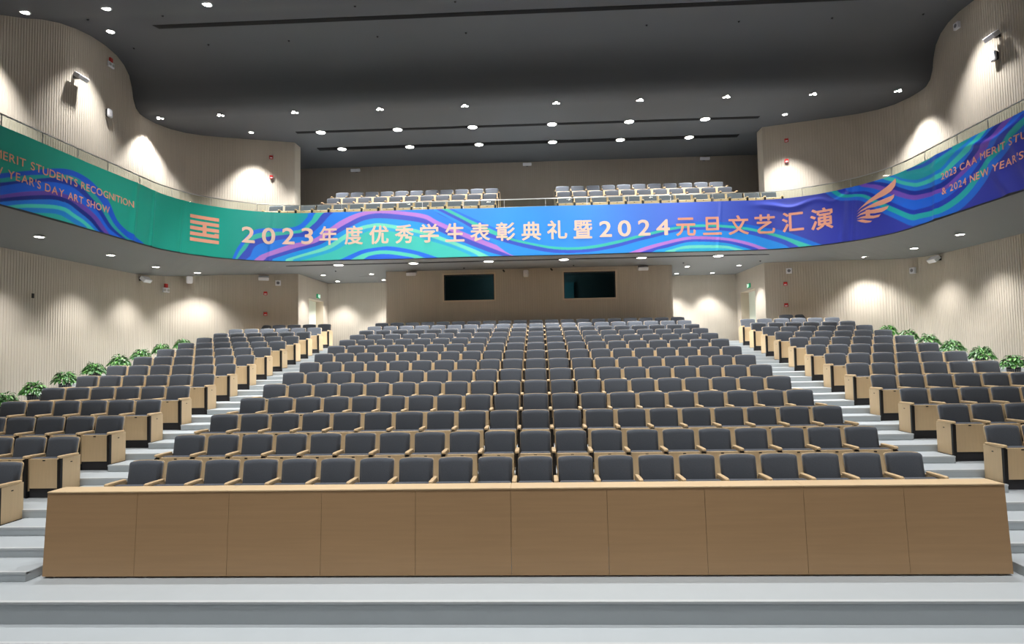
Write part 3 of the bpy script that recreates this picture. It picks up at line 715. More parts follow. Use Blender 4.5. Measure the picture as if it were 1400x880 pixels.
L2 = "& 2024 NEW YEAR'S DAY ART SHOW"
english(L1, -17.045, L1.index('MERIT') + 1, -13.052, len(L1) - 1, 0.914, 0.18, -0.009, M_LETTER_S)
english(L2, -16.925, L2.index('YEAR'), -13.94, len(L2) - 1, 0.574, 0.178, -0.02, M_LETTER_S)
english(L1, 13.42, 0, 15.61 + 0.115, L1.index('STUD'), 0.90, 0.165, 0.045, M_LETTER_S)
english(L2, 13.415, 0, 15.925 + 0.10, L2.index("'S") + 1, 0.531, 0.17, 0.03, M_LETTER_S)

# bar emblem and wing emblem
eu0, eu1, ev0, ev1 = -10.785, -9.885, 0.408, 1.222
hb = (ev1 - ev0) * 0.129; st = (ev1 - ev0 - hb) / 4
emb = []
for k in range(5):
    z1 = ev1 - k * st
    emb.append([(eu0, z1 - hb), (eu1, z1 - hb), (eu1, z1), (eu0, z1)])
for k in (1, 2):
    emb.append([(-10.39, ev1 - (k + 1) * st), (-10.27, ev1 - (k + 1) * st), (-10.27, ev1 - k * st - hb), (-10.39, ev1 - k * st - hb)])
emb.append([(-10.02, ev1 - 3 * st), (eu1, ev1 - 3 * st), (eu1, ev1 - 3 * st + 0.035), (-10.02, ev1 - 3 * st + 0.035)])
print_mesh('bar_emblem', emb, M_LETTER_S)
WING = [[[10.287, 0.82], [10.414, 0.931], [10.633, 1.07], [10.932, 1.201], [11.245, 1.319], [11.452, 1.41], [11.56, 1.471], [11.583, 1.373], [11.525, 1.26], [11.395, 1.164], [11.192, 1.101], [10.923, 1.052], [10.628, 0.979], [10.413, 0.904]], [[10.284, 0.745], [10.41, 0.839], [10.625, 0.912], [10.919, 0.975], [11.187, 1.01], [11.386, 1.028], [11.49, 1.05], [11.472, 0.964], [11.357, 0.885], [11.101, 0.852], [10.875, 0.844], [10.622, 0.851], [10.408, 0.802]], [[10.263, 0.669], [10.388, 0.747], [10.583, 0.791], [10.835, 0.776], [11.096, 0.77], [11.283, 0.778], [11.235, 0.704], [11.059, 0.652], [10.829, 0.663], [10.579, 0.707], [10.386, 0.703]], [[10.271, 0.609], [10.4, 0.648], [10.576, 0.656], [10.789, 0.601], [11.018, 0.598], [10.951, 0.535], [10.785, 0.527], [10.572, 0.565], [10.398, 0.604]], [[10.272, 0.56], [10.431, 0.57], [10.604, 0.501], [10.738, 0.463], [10.672, 0.432], [10.531, 0.447], [10.393, 0.495]], [[10.556, 0.814], [10.684, 0.81], [10.685, 0.548], [10.544, 0.574]]]
print_mesh('wing_emblem', WING, M_LETTER_S)

# ================================================================== FRONT BARRIER
bar = empty('front_barrier', (0, 7.3, 0), 'long low oak veneered barrier wall standing before the front row', 'barrier')
N = 10
W = 2 * 5.585 / N
for k in range(N):
    x0, x1 = -5.585 + k * W + 0.002, -5.585 + (k + 1) * W - 0.002
    m = MB()
    v = [(x0, -0.02, 0.022), (x1, -0.02, 0.022), (x1, 0.0, 0.022), (x0, 0.0, 0.022), (x0, 0.04, 0.985), (x1, 0.04, 0.985), (x1, 0.06, 0.985), (x0, 0.06, 0.985)]
    m.add(v, [(0, 3, 2, 1), (4, 5, 6, 7), (0, 1, 5, 4), (1, 2, 6, 5), (2, 3, 7, 6), (3, 0, 4, 7)])
    link('front_panel', m.mesh('front_panel', M_BARRIER), bar)
    for fx in (0.12, W - 0.12):
        link('foot', MB().cyl((x0 + fx, 0.03, 0.0), (x0 + fx, 0.03, 0.03), 0.02, n=8).mesh('foot', M_STEEL), bar)
    link('back_panel', MB().box(x0, x1, 0.30, 0.315, 0.022 + 0.22, 0.985).mesh('back_panel', M_BARRIER), bar)
for a, b in ((0, 2), (2, 5), (5, 8), (8, 10)):
    link('top_board', MB().rbox(-5.585 + a * W + 0.0015, -5.585 + b * W - 0.0015, 0.032, 0.325, 0.985, 1.003, 0.003).mesh('top_board', M_BARRIER_LIT), bar)
for s in (-1, 1):
    m = MB()
    xa, xb = sorted((s * 5.586, s * 5.571))
    v = [(xa, -0.001, 0.022), (xb, -0.001, 0.022), (xb, 0.3, 0.022), (xa, 0.3, 0.022), (xa, 0.061, 0.985), (xb, 0.061, 0.985), (xb, 0.3, 0.985), (xa, 0.3, 0.985)]
    m.add(v, [(0, 3, 2, 1), (4, 5, 6, 7), (0, 1, 5, 4), (1, 2, 6, 5), (2, 3, 7, 6), (3, 0, 4, 7)])
    link('end_panel', m.mesh('end_panel', M_BARRIER), bar)

# ================================================================== SEATS
def back_outline(hw, z0, z1, r, y, crown=0.012, n=4):
    pts = [(-hw * 0.97, y, z0), (hw * 0.97, y, z0)]
    for i in range(n + 1):
        a = PI / 2 * i / n
        pts.append((hw - r + r * math.cos(a), y, z1 - r + r * math.sin(a) - 0))
    for x in (0.5, 0.0, -0.5):
        pts.append((x * hw, y, z1 + crown * (1 - x * x)))
    for i in range(n + 1):
        a = PI / 2 + PI / 2 * i / n
        pts.append((-hw + r + r * math.cos(a), y, z1 - r + r * math.sin(a)))
    return pts
TOPZ = 0.893
def lean(pts):
    return [(x, y - (TOPZ - z) * 0.2, z) for x, y, z in pts]
def seat_meshes():
    R = {}
    m = MB()
    m.loft([lean(back_outline(0.238, 0.42, TOPZ - 0.004, 0.036, 0.0)), lean(back_outline(0.240, 0.42, TOPZ, 0.038, -0.05)),
            lean(back_outline(0.226, 0.43, TOPZ - 0.012, 0.032, -0.068)), lean(back_outline(0.19, 0.46, TOPZ - 0.05, 0.03, -0.076))])
    R['backrest'] = m.mesh('backrest', M_FABRIC, True)
    m = MB()
    m.loft([lean(back_outline(0.243, 0.30, TOPZ + 0.004, 0.040, 0.018)), lean(back_outline(0.243, 0.30, TOPZ + 0.004, 0.040, 0.002))])
    R['back_shell'] = m.mesh('back_shell', M_OAK)
    R['seat_pan'] = MB().rbox(-0.236, 0.236, -0.435, -0.42, 0.15, 0.612, 0.005).mesh('seat_pan', M_OAK)
    R['seat_cushion'] = MB().rbox(-0.23, 0.23, -0.42, -0.315, 0.17, 0.625, 0.022, 2).mesh('seat_cushion', M_FABRIC, True)
    R['number_plate'] = MB().rbox(-0.022, 0.022, -0.439, -0.435, 0.575, 0.592, 0.001).mesh('number_plate', M_BLACK)
    # armrest: tapered rounded board
    m = MB()
    L = []
    for y, hw, z0, z1 in ((-0.495, 0.018, 0.632, 0.648), (-0.488, 0.027, 0.622, 0.656), (-0.46, 0.031, 0.616, 0.660), (-0.28, 0.031, 0.618, 0.658), (-0.10, 0.027, 0.622, 0.654), (-0.085, 0.02, 0.626, 0.650)):
        e = 0.007
        L.append([(-hw, y, z0 + e), (-hw + e, y, z0), (hw - e, y, z0), (hw, y, z0 + e), (hw, y, z1 - e), (hw - e, y, z1), (-hw + e, y, z1), (-hw, y, z1 - e)])
    m.loft(L)
    R['armrest'] = m.mesh('armrest', M_OAKARM, False)
    R['side_panel'] = MB().rbox(-0.024, 0.024, -0.435, -0.055, 0.105, 0.618, 0.003).mesh('side_panel', M_OAK)
    m = MB()
    # front strip with a slight taper towards the foot
    v = [(-0.026, -0.475, 0.02), (0.026, -0.475, 0.02), (0.026, -0.435, 0.02), (-0.026, -0.435, 0.02), (-0.026, -0.485, 0.60), (0.026, -0.485, 0.60), (0.026, -0.435, 0.616), (-0.026, -0.435, 0.616)]
    m.add(v, [(0, 3, 2, 1), (4, 5, 6, 7), (0, 1, 5, 4), (1, 2, 6, 5), (2, 3, 7, 6), (3, 0, 4, 7)])
    R['front_strip'] = m.mesh('front_strip', M_BLACK)
    R['foot'] = MB().rbox(-0.022, 0.022, -0.434, -0.06, 0.0, 0.104, 0.003).mesh('foot', M_BLACK)
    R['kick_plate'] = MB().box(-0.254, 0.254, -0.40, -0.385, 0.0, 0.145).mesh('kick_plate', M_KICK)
    R['row_plate'] = MB().rbox(-0.002, 0.002, -0.27, -0.235, 0.53, 0.545, 0.0008).mesh('row_plate', M_BLACK)
    return R
SM = seat_meshes()
SEATN = [('backrest', 0), ('back_shell', 0), ('seat_pan', 0)]
def obj_new(name, data, parent, loc=None):
    o = bpy.data.objects.new(name, data)
    o.parent = parent
    if loc: o.location = loc
    COL.objects.link(o)
    return o
def stand_parts(root, dx, outer_side=0):
    obj_new('armrest', SM['armrest'], root, (dx, 0, 0))
    sp = obj_new('side_panel', SM['side_panel'], root, (dx, 0, 0))
    obj_new('front_strip', SM['front_strip'], sp)
    obj_new('foot', SM['foot'], sp)
    if outer_side:
        obj_new('row_plate', SM['row_plate'], sp, (outer_side * 0.026, 0, 0))
ORD = ['first', 'second', 'third', 'fourth', 'fifth', 'sixth', 'seventh', 'eighth', 'ninth', 'tenth', 'eleventh', 'twelfth', 'thirteenth', 'fourteenth']
def ordn(k, n):
    """place in a row of n, counted from the nearer end"""
    if k == 0: return 'leftmost'
    if k == n - 1: return 'rightmost'
    return ORD[k] + ' from left' if k < n / 2 else ORD[n - 1 - k] + ' from right'
def build_seat(x, y, z, label, cat, group, stands, name='auditorium_seat'):
    r = empty(name, (x, y, z), label, cat, group)
    obj_new('backrest', SM['backrest'], r)
    obj_new('back_shell', SM['back_shell'], r)
    p = obj_new('seat_pan', SM['seat_pan'], r)
    obj_new('seat_cushion', SM['seat_cushion'], p)
    obj_new('number_plate', SM['number_plate'], p)
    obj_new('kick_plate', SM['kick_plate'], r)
    for dx, outer in stands:
        stand_parts(r, dx, outer)
    return r

# every hall seat: (row, block, index, x, stands)
hall = []
for i in range(14):
    for k in range(20):
        st = [(-0.28, -1 if k == 0 else 0)] + ([(0.28, 1)] if k == 19 else [])
        hall.append((i, 'centre', k, 20, (k - 9.5) * 0.56, st))
    for k in range(6):                      # counted left to right
        x = -SIDE_X - (5 - k) * 0.56
        hall.append((i, 'left', k, 6, x, [(0.28, 1 if k == 5 else 0)] + ([(-0.28, -1)] if k == 0 else [])))
        if i == 13 and k < 3:
            continue
        x = SIDE_X + k * 0.56
        hall.append((i, 'right', k, 6, x, [(-0.28, -1 if (k == 0 or (i == 13 and k == 3)) else 0)] + ([(0.28, 1)] if k == 5 else [])))
def in_view(x, y, z):
    d = Vector((x, y, z + 0.75)) - Vector((0.365, 0, 2.55))
    w = d.dot(_f)
    return abs(d.dot(_r) / w * 850) < 706
single, rest = [], []
for h in hall:
    (single if (len(single) < 300 and in_view(h[4], Y_ROW[h[0]], F_ROW[h[0]])) else rest).append(h)
for i, blk, k, n, x, st in single:
    row = 'front row' if i == 0 else ORD[i] + ' row'
    build_seat(x, Y_ROW[i], F_ROW[i], 'charcoal folded auditorium seat, %s in the %s of the %s block' % (ordn(k, n), row, blk), 'seat',
               '%s block seats' % blk, st)
# the far rest of the hall seats: real geometry joined into one object
def joined(items, name, mats_order):
    vs, fs, ms = [], [], []
    off = 0
    cache = {}
    def arr(me):
        if me.name not in cache:
            a = np.empty(len(me.vertices) * 3); me.vertices.foreach_get('co', a)
            cache[me.name] = (a.reshape(-1, 3), [tuple(p.vertices) for p in me.polygons], mats_order.index(me.materials[0]))
        return cache[me.name]
    for me, T in items:
        a, f, mi = arr(me)
        vs.append(a + np.array(T)); fs += [tuple(off + q for q in p) for p in f]; ms += [mi] * len(f)
        off += len(a)
    m = bpy.data.meshes.new(name)
    m.from_pydata(np.concatenate(vs).tolist(), [], fs)
    for x in mats_order: m.materials.append(x)
    m.polygons.foreach_set('material_index', ms)
    m.update()
    return m
items = []
for i, blk, k, n, x, st in rest:
    P = (x, Y_ROW[i], F_ROW[i])
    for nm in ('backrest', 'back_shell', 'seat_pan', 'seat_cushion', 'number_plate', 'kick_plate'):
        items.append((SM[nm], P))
    for dx, o_ in st:
        for nm in ('armrest', 'side_panel', 'front_strip', 'foot'):
            items.append((SM[nm], (x + dx, Y_ROW[i], F_ROW[i])))
tag(link('rear_auditorium_seat', joined(items, 'rear_auditorium_seat', [M_FABRIC, M_OAK, M_OAKARM, M_BLACK, M_KICK])),
    'rearmost rows of charcoal folded seats in all three blocks under the balcony', 'seats', kind='stuff')
# balcony seats
B_ROWS = [(20.75, BAL_Z, [-8.535 + 0.56 * k for k in range(14)], [1.345 + 0.5608 * k for k in range(13)], 'front'),
          (21.73, 7.355, [-6.855 + 0.56 * k for k in range(11)], [1.345 + 0.56 * k for k in range(11)], 'middle'),
          (22.72, 7.815, [-6.855 + 0.56 * k for k in range(11)], [1.345 + 0.56 * k for k in range(11)], 'back')]
for y, z, Lx, Rx, rn in B_ROWS:
    for blk, xs in (('left', Lx), ('right', Rx)):
        n = len(xs)
        for k, x in enumerate(xs):
            st = [(-0.28, 0)] + ([(0.28, 0)] if k == n - 1 else [])
            build_seat(x, y, z, 'grey folded balcony seat, %s in the %s row of the %s balcony block' % (ordn(k, n), rn, blk), 'balcony seat',
                       'seats in the %s balcony block' % blk, st, 'theater_chair')

# ================================================================== POTTED PLANTS
def leaf(mb, base, yaw, pitch, L, w, mi):
    pts = []
    d = Vector((math.cos(yaw) * math.cos(pitch), math.sin(yaw) * math.cos(pitch), math.sin(pitch)))
    s = Vector((-math.sin(yaw), math.cos(yaw), 0))
    b = Vector(base)
    rows = []
    for t, ww, drop in ((0.0, 0.05, 0), (0.3, 0.8, 0.02), (0.6, 1.0, 0.14), (0.85, 0.55, 0.34), (1.0, 0.02, 0.5)):
        c = b + d * L * t - Vector((0, 0, drop * L))
        up = Vector((0, 0, 0.25 * w * ww))
        rows.append([c - s * w * ww + up, c, c + s * w * ww + up])
    v = [p for r in rows for p in r]
    f = []
    for i in range(4):
        for j in range(2):
            f.append((i * 3 + j, i * 3 + j + 1, i * 3 + 4 + j, i * 3 + 3 + j))
    mb.add(v, f, mi)
def plant_mesh(seed):
    rnd = random.Random(seed)
    mb = MB()
    for k in range(260):
        a = rnd.uniform(0, 2 * PI)
        q = rnd.random()
        r = 0.05 + 0.20 * q ** 0.7
        h = 0.30 + 0.24 * (1 - q) * rnd.uniform(0.5, 1.15) + 0.03 * rnd.random()
        pit = rnd.uniform(0.1, 1.0) * (1 - q * 0.8) - 0.25 * q
        leaf(mb, (r * math.cos(a), r * math.sin(a), h), a + rnd.uniform(-0.6, 0.6), pit, rnd.uniform(0.11, 0.20), rnd.uniform(0.024, 0.042), 1 if rnd.random() < 0.3 else 0)
    for k in range(16):
        a = rnd.uniform(0, 2 * PI); r = rnd.uniform(0.02, 0.18)
        mb.cyl((0.03 * math.cos(a), 0.03 * math.sin(a), 0.24), (r * math.cos(a), r * math.sin(a), rnd.uniform(0.36, 0.5)), 0.004, 0.003, n=4)
    return mb.mesh('foliage', [M_LEAF, M_LEAF2])
def pot_mesh():
    m = MB()
    n = 20
    L = [[(r * math.cos(2 * PI * i / n), r * math.sin(2 * PI * i / n), z) for i in range(n)] for r, z in ((0.13, 0), (0.16, 0.25), (0.168, 0.25), (0.168, 0.275), (0.15, 0.275), (0.145, 0.24))]
    m.loft(L)
    return m.mesh('pot', M_POT)
def slat_mesh():
    m = MB()
    for i in range(20):
        a = 2 * PI * i / 20
        c, s_ = math.cos(a), math.sin(a)
        T = Matrix.Rotation(a, 4, 'Z')
        v = [(0.132, -0.012, 0.01), (0.136, -0.012, 0.01), (0.136, 0.012, 0.01), (0.132, 0.012, 0.01), (0.160, -0.014, 0.24), (0.166, -0.014, 0.24), (0.166, 0.014, 0.24), (0.160, 0.014, 0.24)]
        m.add(v, [(0, 3, 2, 1), (4, 5, 6, 7), (0, 1, 5, 4), (1, 2, 6, 5), (2, 3, 7, 6), (3, 0, 4, 7)], 0, T)
    return m.mesh('planter_slats', M_POTGREY)
PM = [plant_mesh(s) for s in (1, 2, 3, 4)]
POT, SLT = pot_mesh(), slat_mesh()
PL = [(-1, 5, 13.6), (-1, 6, 14.41), (-1, 7, 15.38), (-1, 8, 16.42), (-1, 9, 17.42), (-1, 10, 18.4), (-1, 11, 19.42), (-1, 12, 20.38), (-1, 12.5, 21.08),
      (1, 7, 15.42), (1, 8, 16.48), (1, 9, 17.58), (1, 10, 18.62), (1, 11, 19.62), (1, 12, 20.42), (1, 12.5, 21.08)]
for j, (s, row, y) in enumerate(PL):
    X = 11.7 if row < 12 else (11.55 if row == 12 else 11.2)
    last = row == 12.5
    row = int(row)
    side = 'left' if s < 0 else 'right'
    first = (s < 0 and row == 5) or (s > 0 and row == 7)
    lab = ('bushy green potted plant by the %s wall, nearest the stage' % side) if first else ('bushy green potted plant by the %s wall, beside the %s row of seats' % (side, ORD[row]))
    if last: lab = 'bushy green potted plant by the %s wall, farthest from the stage' % side
    p = empty('potted_plant', (s * X, y, F_ROW[row]), lab, 'plant', 'potted plants along the %s wall' % side, (0, 0, j * 1.3))
    p.scale = (0.86, 0.86, 0.95)
    pt = link('pot', POT, p)
    tag(link('slats', SLT, pt), kind='stuff')
    tag(link('foliage', PM[j % 4], p), kind='stuff')

# ================================================================== LAMPS
def lamp_meshes():
    n = 20
    R = {}
    for nm, r in (('small', 0.075), ('big', 0.095), ('slot', 0.15)):
        m = MB()
        L = [[(q * math.cos(2 * PI * i / n), q * math.sin(2 * PI * i / n), z) for i in range(n)] for q, z in ((r + 0.03, 0.0), (r + 0.03, -0.014), (r, -0.016), (r, -0.004))]
        m.loft(L, cap0=True, cap1=False)
        R[nm + '_ring'] = m.mesh('trim_ring', M_RING)
        m = MB()
        m.add([(r * math.cos(2 * PI * i / n), r * math.sin(2 * PI * i / n), -0.012) for i in range(n)], [tuple(range(n))[::-1]])
        R[nm + '_lens'] = m.mesh('lens', M_LAMP)
    m = MB()
    for dx, dy in ((-0.065, 0.0), (0.065, 0.0), (0.0, -0.10)):
        m.add([(dx + 0.045 * math.cos(2 * PI * i / 12), dy + 0.045 * math.sin(2 * PI * i / 12), -0.03) for i in range(12)], [tuple(range(12))[::-1]])
    R['tri_lens'] = m.mesh('lens', M_LAMP)
    m = MB()
    for dx, dy in ((-0.065, 0.0), (0.065, 0.0), (0.0, -0.10)):
        m.cyl((dx, dy, 0.0), (dx, dy, -0.028), 0.055, n=12)
    R['tri_ring'] = m.mesh('lamp_cup', M_RING)
    return R
LM = lamp_meshes()
LAMPS = {}
def lamp_data(key, watts, cone, blend, radius=0.08):
    if key not in LAMPS:
        d = bpy.data.lights.new(key, 'SPOT')
        d.energy = watts; d.spot_size = math.radians(cone); d.spot_blend = blend
        d.shadow_soft_size = radius; d.color = LAMP_COLOR
        LAMPS[key] = d
    return LAMPS[key]
def downlight(x, y, z, label, group, key, watts, cone, blend, form='big', tilt=(0, 0), radius=0.08):
    r = empty('ceiling_lamp', (x, y, z), label, 'ceiling lamp', group)
    link('trim_ring' if form != 'tri' else 'lamp_cup', LM[form + '_ring'], r)
    link('lens', LM[form + '_lens'], r)
    if watts:
        link('bulb', lamp_data(key, watts, cone, blend, radius), r, (0, 0, -0.06), (tilt[0], tilt[1], 0))
    return r
def ceil_z(y):
    for (y0, z0), (y1, z1) in zip(prof, prof[1:]):
        if y1 <= y <= y0:
            return 2.55 + z0 + (z1 - z0) * (y - y0) / (y1 - y0)
def nth(k, n): return ordn(k, n)
for k, (x, y) in enumerate(SPOTS):
    downlight(x, y, CEIL_Z, 'three lens ceiling spotlight in front of the slots, %s' % nth(k, len(SPOTS)), 'spotlights across the dark ceiling', 'spot', W_SPOT, 84, 0.6, 'tri', (math.radians(-4), 0))
for k, (x, y) in enumerate(SLOT1):
    downlight(x, y, CEIL_Z - 0.012, 'round lamp in the nearer narrow ceiling slot, %s' % nth(k, 6), 'lamps in the nearer ceiling slot', 'slot', W_SLOT * 1.5, 96, 0.6, 'slot')
for k, (x, y) in enumerate(SLOT2):
    downlight(x, y, CEIL_Z - 0.012, 'round lamp in the wide rear ceiling slot, %s' % nth(k, 6), 'lamps in the rear ceiling slot', 'slot_rear', W_SLOT, 50, 0.5, 'slot')
for x, sd in ((-9.7, 'left'), (8.95, 'right')):
    downlight(x, 21.3, CEIL_Z, 'small ceiling downlight in front of the %s balcony wall' % sd, None, 'balcony_side', 1500, 84, 0.7, 'small')
names = ['near the left edge of the ceiling', 'left of the large slot, front one', 'beside the left wall bulge', 'nearest above the large slot', 'beside the right wall', 'forward of the right wall light', 'forward right of the large slot']
for (x, y, z), nm in zip(UPPER_SIDE, names):
    downlight(x, y, z, 'round ceiling downlight %s' % nm, None, 'upper_side' if abs(x) > 11 else 'upper_inner', W_SIDE if abs(x) > 11 else 500, 78, 0.85)
for k, (x, y) in enumerate(SOFFIT_SLOT):
    downlight(x, y, SOFFIT_Z - 0.012, 'round lamp in the slot under the balcony, %s' % nth(k, 8), 'lamps in the slot under the balcony', 'soffit_slot', W_SOFFIT, 80, 0.5, 'slot')
for sd, pts in (('left', SOFFIT_LEFT), ('right', SOFFIT_RIGHT)):
    for k, (x, y) in enumerate(pts):
        f = (abs(x) - 10.4) / 2.17
        z = SOFFIT_Z + (SOFFIT_SIDE_Z - SOFFIT_Z) * max(0, f)
        q = sorted(pts, key=lambda p: p[1]).index((x, y))
        downlight(x, y, z - 0.01, 'downlight under the %s side balcony, %s from the stage' % (sd, ('nearest' if q == 0 else ORD[q])), 'downlights under the %s balcony' % sd, 'soffit_side', W_SOFFIT_SIDE, 96, 0.9)
for k, (x, y) in enumerate(ALCOVE):
    sd = 'left' if x < 0 else 'right'
    fr = 'front' if y < 24 else 'back'
    io = 'outer' if abs(x) > 7 else 'inner'
    downlight(x, y, SOFFIT_Z - 0.001, 'small downlight in the %s door alcove, %s %s one' % (sd, fr, io), 'alcove downlights', 'alcove', W_ALCOVE, 90, 0.6, 'small')
HN = {}
for row in range(3):
    xs = [h[0] for h in HOUSE if h[2] == row]
    for k, x in enumerate(xs): HN[(row, x)] = nth(k, len(xs))
for k, (x, y, row) in enumerate(HOUSE):
    downlight(x, y, ceil_z(y) - 0.005, 'house light in the %s forward ceiling row, %s' % (('first', 'second', 'third')[row], HN[(row, x)]), 'forward house lights', 'house_%d' % row, W_HOUSE[row], (74, 95, 118)[row], 0.7, tilt=((0, 0), (0, 0), (math.radians(24), 0))[row], radius=0.15)
for k, x in enumerate((-7.5, -2.5, 2.5, 7.5)):  # added unseen lamps: fill from the stage side for barrier and seats
    downlight(x, 0.5, 10.145, 'added fill lamp above the stage edge, %s' % nth(k, 4), 'added stage fill lamps', 'stage', W_STAGE_FILL, 110, 0.8, tilt=(math.radians(25), 0), radius=0.2)

# sprinkler heads: small dark dots
sp = MB().cyl((0, 0, 0), (0, 0, -0.03), 0.035, 0.02, n=10).mesh('sprinkler_cap', M_BLACK)
def ceil_z(y):
    for (y0, z0), (y1, z1) in zip(prof, prof[1:]):
        if y1 <= y <= y0:
            return 2.55 + z0 + (z1 - z0) * (y - y0) / (y1 - y0)
up_s = [(-6.96, 17.92), (-4.26, 17.89), (-1.61, 17.88), (3.7, 17.86), (6.36, 17.86), (-9.4, 15.58), (-9.45, 17.95), (-11.79, 17.98), (-11.5, 15.66), (-4.18, 15.33), (-1.58, 15.23), (9.02, 17.87), (11.58, 17.86)]
lo_s = [(-9.75, 21.6), (-7.0, 22.3), (-2.29, 22.3), (1.67, 22.3), (5.58, 22.3), (8.28, 22.3), (10.1, 21.16)]
for k, (x, y) in enumerate(sorted(up_s)):
    tag(link('sprinkler', sp, None, (x, y, ceil_z(y))), 'small black sprinkler head on the dark arched ceiling, %s' % nth(k, len(up_s)), 'sprinkler', 'sprinklers on the dark ceiling')
for k, (x, y) in enumerate(sorted(lo_s)):
    tag(link('sprinkler', sp, None, (x, y, SOFFIT_Z)), 'small black sprinkler head on the grey underside of the balcony, %s' % nth(k, len(lo_s)), 'sprinkler', 'sprinklers under the balcony')

# ================================================================== DEVICES ON THE WALLS
def rotz(nx, ny):
    """turn so that local -Y faces (nx, ny)"""
    return math.atan2(nx, -ny)
def speaker_box(loc, n, label, tilt=0.55):
    """white surface loudspeaker tipped down from a dark bracket; local -Y is the front"""
    e = empty('wall_speaker', loc, label, 'speaker', None, (0, 0, rotz(*n)))
    link('wall_bracket', MB().box(-0.04, 0.04, -0.16, 0.0, -0.03, 0.09).mesh('wall_bracket', M_BLACK), e)
    T = Matrix.Translation((0, -0.2, 0)) @ Matrix.Rotation(tilt, 4, 'X')
    b = link('cabinet', MB().rbox(-0.18, 0.18, -0.1, 0.1, -0.05, 0.07, 0.01, T=T).mesh('cabinet', M_WHITE), e)
    link('grille', MB().rbox(-0.17, 0.17, -0.09, 0.09, -0.056, -0.05, 0.002, T=T).mesh('grille', M_WHITE), b)
    return e
def round_speaker(loc, n, label):
    e = empty('round_speaker', loc, label, 'speaker', None, (0, 0, rotz(*n)))
    link('base', MB().rbox(-0.09, 0.09, -0.07, 0.0, -0.12, 0.12, 0.03, 2).mesh('base', M_BLACK), e)
    c = link('cover', MB().rbox(-0.1, 0.1, -0.11, -0.06, -0.13, 0.13, 0.045, 3).mesh('cover', M_WHITE, True), e)
    link('emblem_dot', MB().cyl((0, -0.112, 0), (0, -0.108, 0), 0.02, n=12).mesh('emblem_dot', M_RING), c)
    return e
def box_speaker(loc, n, label):
    e = empty('square_speaker', loc, label, 'speaker', None, (0, 0, rotz(*n)))
    link('case', MB().rbox(-0.1, 0.1, -0.09, 0.0, -0.1, 0.1, 0.012).mesh('case', M_WHITE), e)
    link('cone', MB().cyl((0, -0.094, 0), (0, -0.088, 0), 0.055, n=16).mesh('cone', M_POTGREY), e)
    return e
def emergency_light(loc, n, label):
    e = empty('emergency_light', loc, label, 'emergency light', None, (0, 0, rotz(*n)))
    link('red_alarm', MB().rbox(-0.06, 0.06, -0.06, 0.0, 0.07, 0.2, 0.01).mesh('red_alarm', M_RED), e)
    b = link('case', MB().rbox(-0.13, 0.13, -0.06, 0.0, -0.1, 0.06, 0.01).mesh('case', M_WHITE), e)
    for dx in (-0.07, 0.07):
        link('lamp_head', MB().cyl((dx, -0.075, -0.02), (dx, -0.06, -0.02), 0.045, n=14).mesh('lamp_head', M_STEEL), b)
    return e
def red_alarm(loc, n, label):
    e = empty('fire_alarm', loc, label, 'fire alarm', None, (0, 0, rotz(*n)))
    link('case', MB().rbox(-0.065, 0.065, -0.05, 0.0, -0.065, 0.065, 0.01).mesh('case', M_RED), e)
    link('lens', MB().rbox(-0.04, 0.04, -0.056, -0.05, -0.045, -0.01, 0.002).mesh('lens', M_WHITE), e)
    return e
nL, nR, nB = (1, 0), (-1, 0), (0, -1)
nLs, nRs = (0.4, -0.92), (-0.4, -0.92)
speaker_box((-12.54, 16.55, 10.55), nL, 'white tilted loudspeaker high on the left upper wall')
speaker_box((12.54, 16.35, 10.62), nR, 'white tilted loudspeaker high on the right upper wall')
round_speaker((-12.54, 17.9, 10.06), nL, 'white rounded speaker on the left upper wall above the railing')
round_speaker((12.54, 16.5, 10.16), nR, 'white rounded speaker on the right upper wall under the loudspeaker')
emergency_light((-12.54, 17.99, 11.62), nL, 'white twin emergency light with red alarm on the left upper wall')
box_speaker((12.54, 17.86, 11.72), nR, 'small white square box high on the right upper wall')
speaker_box((-12.54, 19.55, 5.2), nL, 'white tilted loudspeaker under the left balcony on the side wall', 0.7)
speaker_box((12.54, 19.2, 5.2), nR, 'white tilted loudspeaker under the right balcony on the side wall', 0.7)
emergency_light((-12.3, 20.55, 4.98), (0.95, -0.3), 'white twin emergency light with red alarm under the left balcony')
round_speaker((-11.8, 21.1, 5.36), (0.7, -0.7), 'white rounded speaker in the left corner under the balcony')
box_speaker((12.42, 20.35, 5.02), (-0.97, -0.25), 'small white box in the right corner under the balcony')
speaker_box((-9.69, 22.33, 5.5), nLs, 'white tilted loudspeaker above the rear left seats', 0.45)
box_speaker((-9.23, 22.5, 5.355), nLs, 'white square speaker beside the left alcove corner')
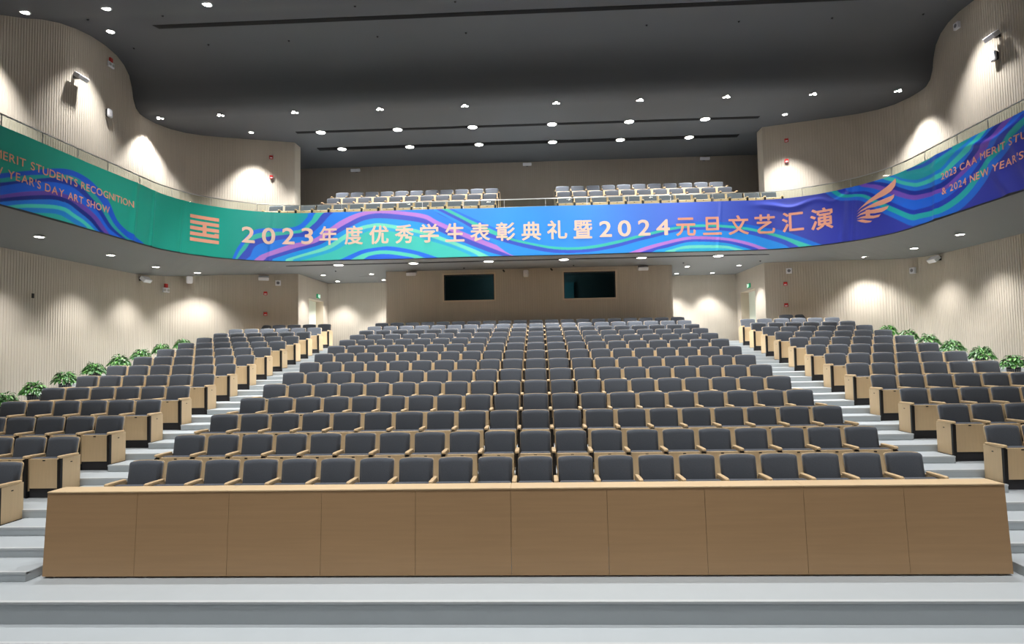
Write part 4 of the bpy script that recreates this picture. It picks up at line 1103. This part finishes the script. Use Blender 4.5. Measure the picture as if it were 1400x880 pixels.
box_speaker((9.33, 22.45, 5.36), nRs, 'white square speaker beside the right alcove corner')
red_alarm((-9.64, 22.36, 4.97), nLs, 'upper red fire alarm on the rear left wall')
red_alarm((-9.64, 22.36, 4.21), nLs, 'lower red fire alarm on the rear left wall')
red_alarm((9.21, 22.52, 4.91), nRs, 'upper red fire alarm on the rear right wall')
red_alarm((9.21, 22.52, 4.15), nRs, 'lower red fire alarm on the rear right wall')
red_alarm((-9.38, 22.22, 9.99), nLs, 'upper red fire alarm on the left balcony wall')
red_alarm((-9.37, 22.22, 9.25), nLs, 'lower red fire alarm on the left balcony wall')
red_alarm((9.34, 22.23, 10.01), nRs, 'upper red fire alarm on the right balcony wall')
red_alarm((9.32, 22.24, 9.27), nRs, 'lower red fire alarm on the right balcony wall')
speaker_box((-4.28, 22.84, 5.6), nB, 'white loudspeaker on the control room wall left of the windows', 0.35)
speaker_box((4.2, 22.84, 5.6), nB, 'white loudspeaker on the control room wall right of the windows', 0.35)
round_speaker((-0.06, 22.83, 5.53), nB, 'white rounded speaker between the two control room windows')
speaker_box((-7.2, 25.7, 10.42), nB, 'white loudspeaker high on the balcony rear wall, left one', 0.3)
speaker_box((0.03, 25.7, 10.45), nB, 'white loudspeaker high on the balcony rear wall, middle one', 0.3)
speaker_box((7.34, 25.7, 10.46), nB, 'white loudspeaker high on the balcony rear wall, right one', 0.3)
for x, z, w in ((-0.9, 5.67, 'left'), (0.86, 5.68, 'right')):
    h = MB()
    h.cyl((0, 0, 0.03), (0, -0.06, 0.0), 0.012, n=8)
    h.cyl((0.0, -0.05, 0.01), (0.05, -0.09, -0.05), 0.03, n=10)
    tag(link('camera_mount', h.mesh('camera_mount', M_BLACK), None, (x, BOOTH_Y, z)), 'tiny black camera %s of the speaker between the control room windows' % w, 'camera')
tag(link('wall_socket', MB().rbox(-0.005, 0.015, -0.035, 0.035, -0.06, 0.06, 0.004).mesh('wall_socket', M_BLACK), None, (-12.54, 15.3, 4.28)), 'small black socket plate on the left side wall', 'socket')
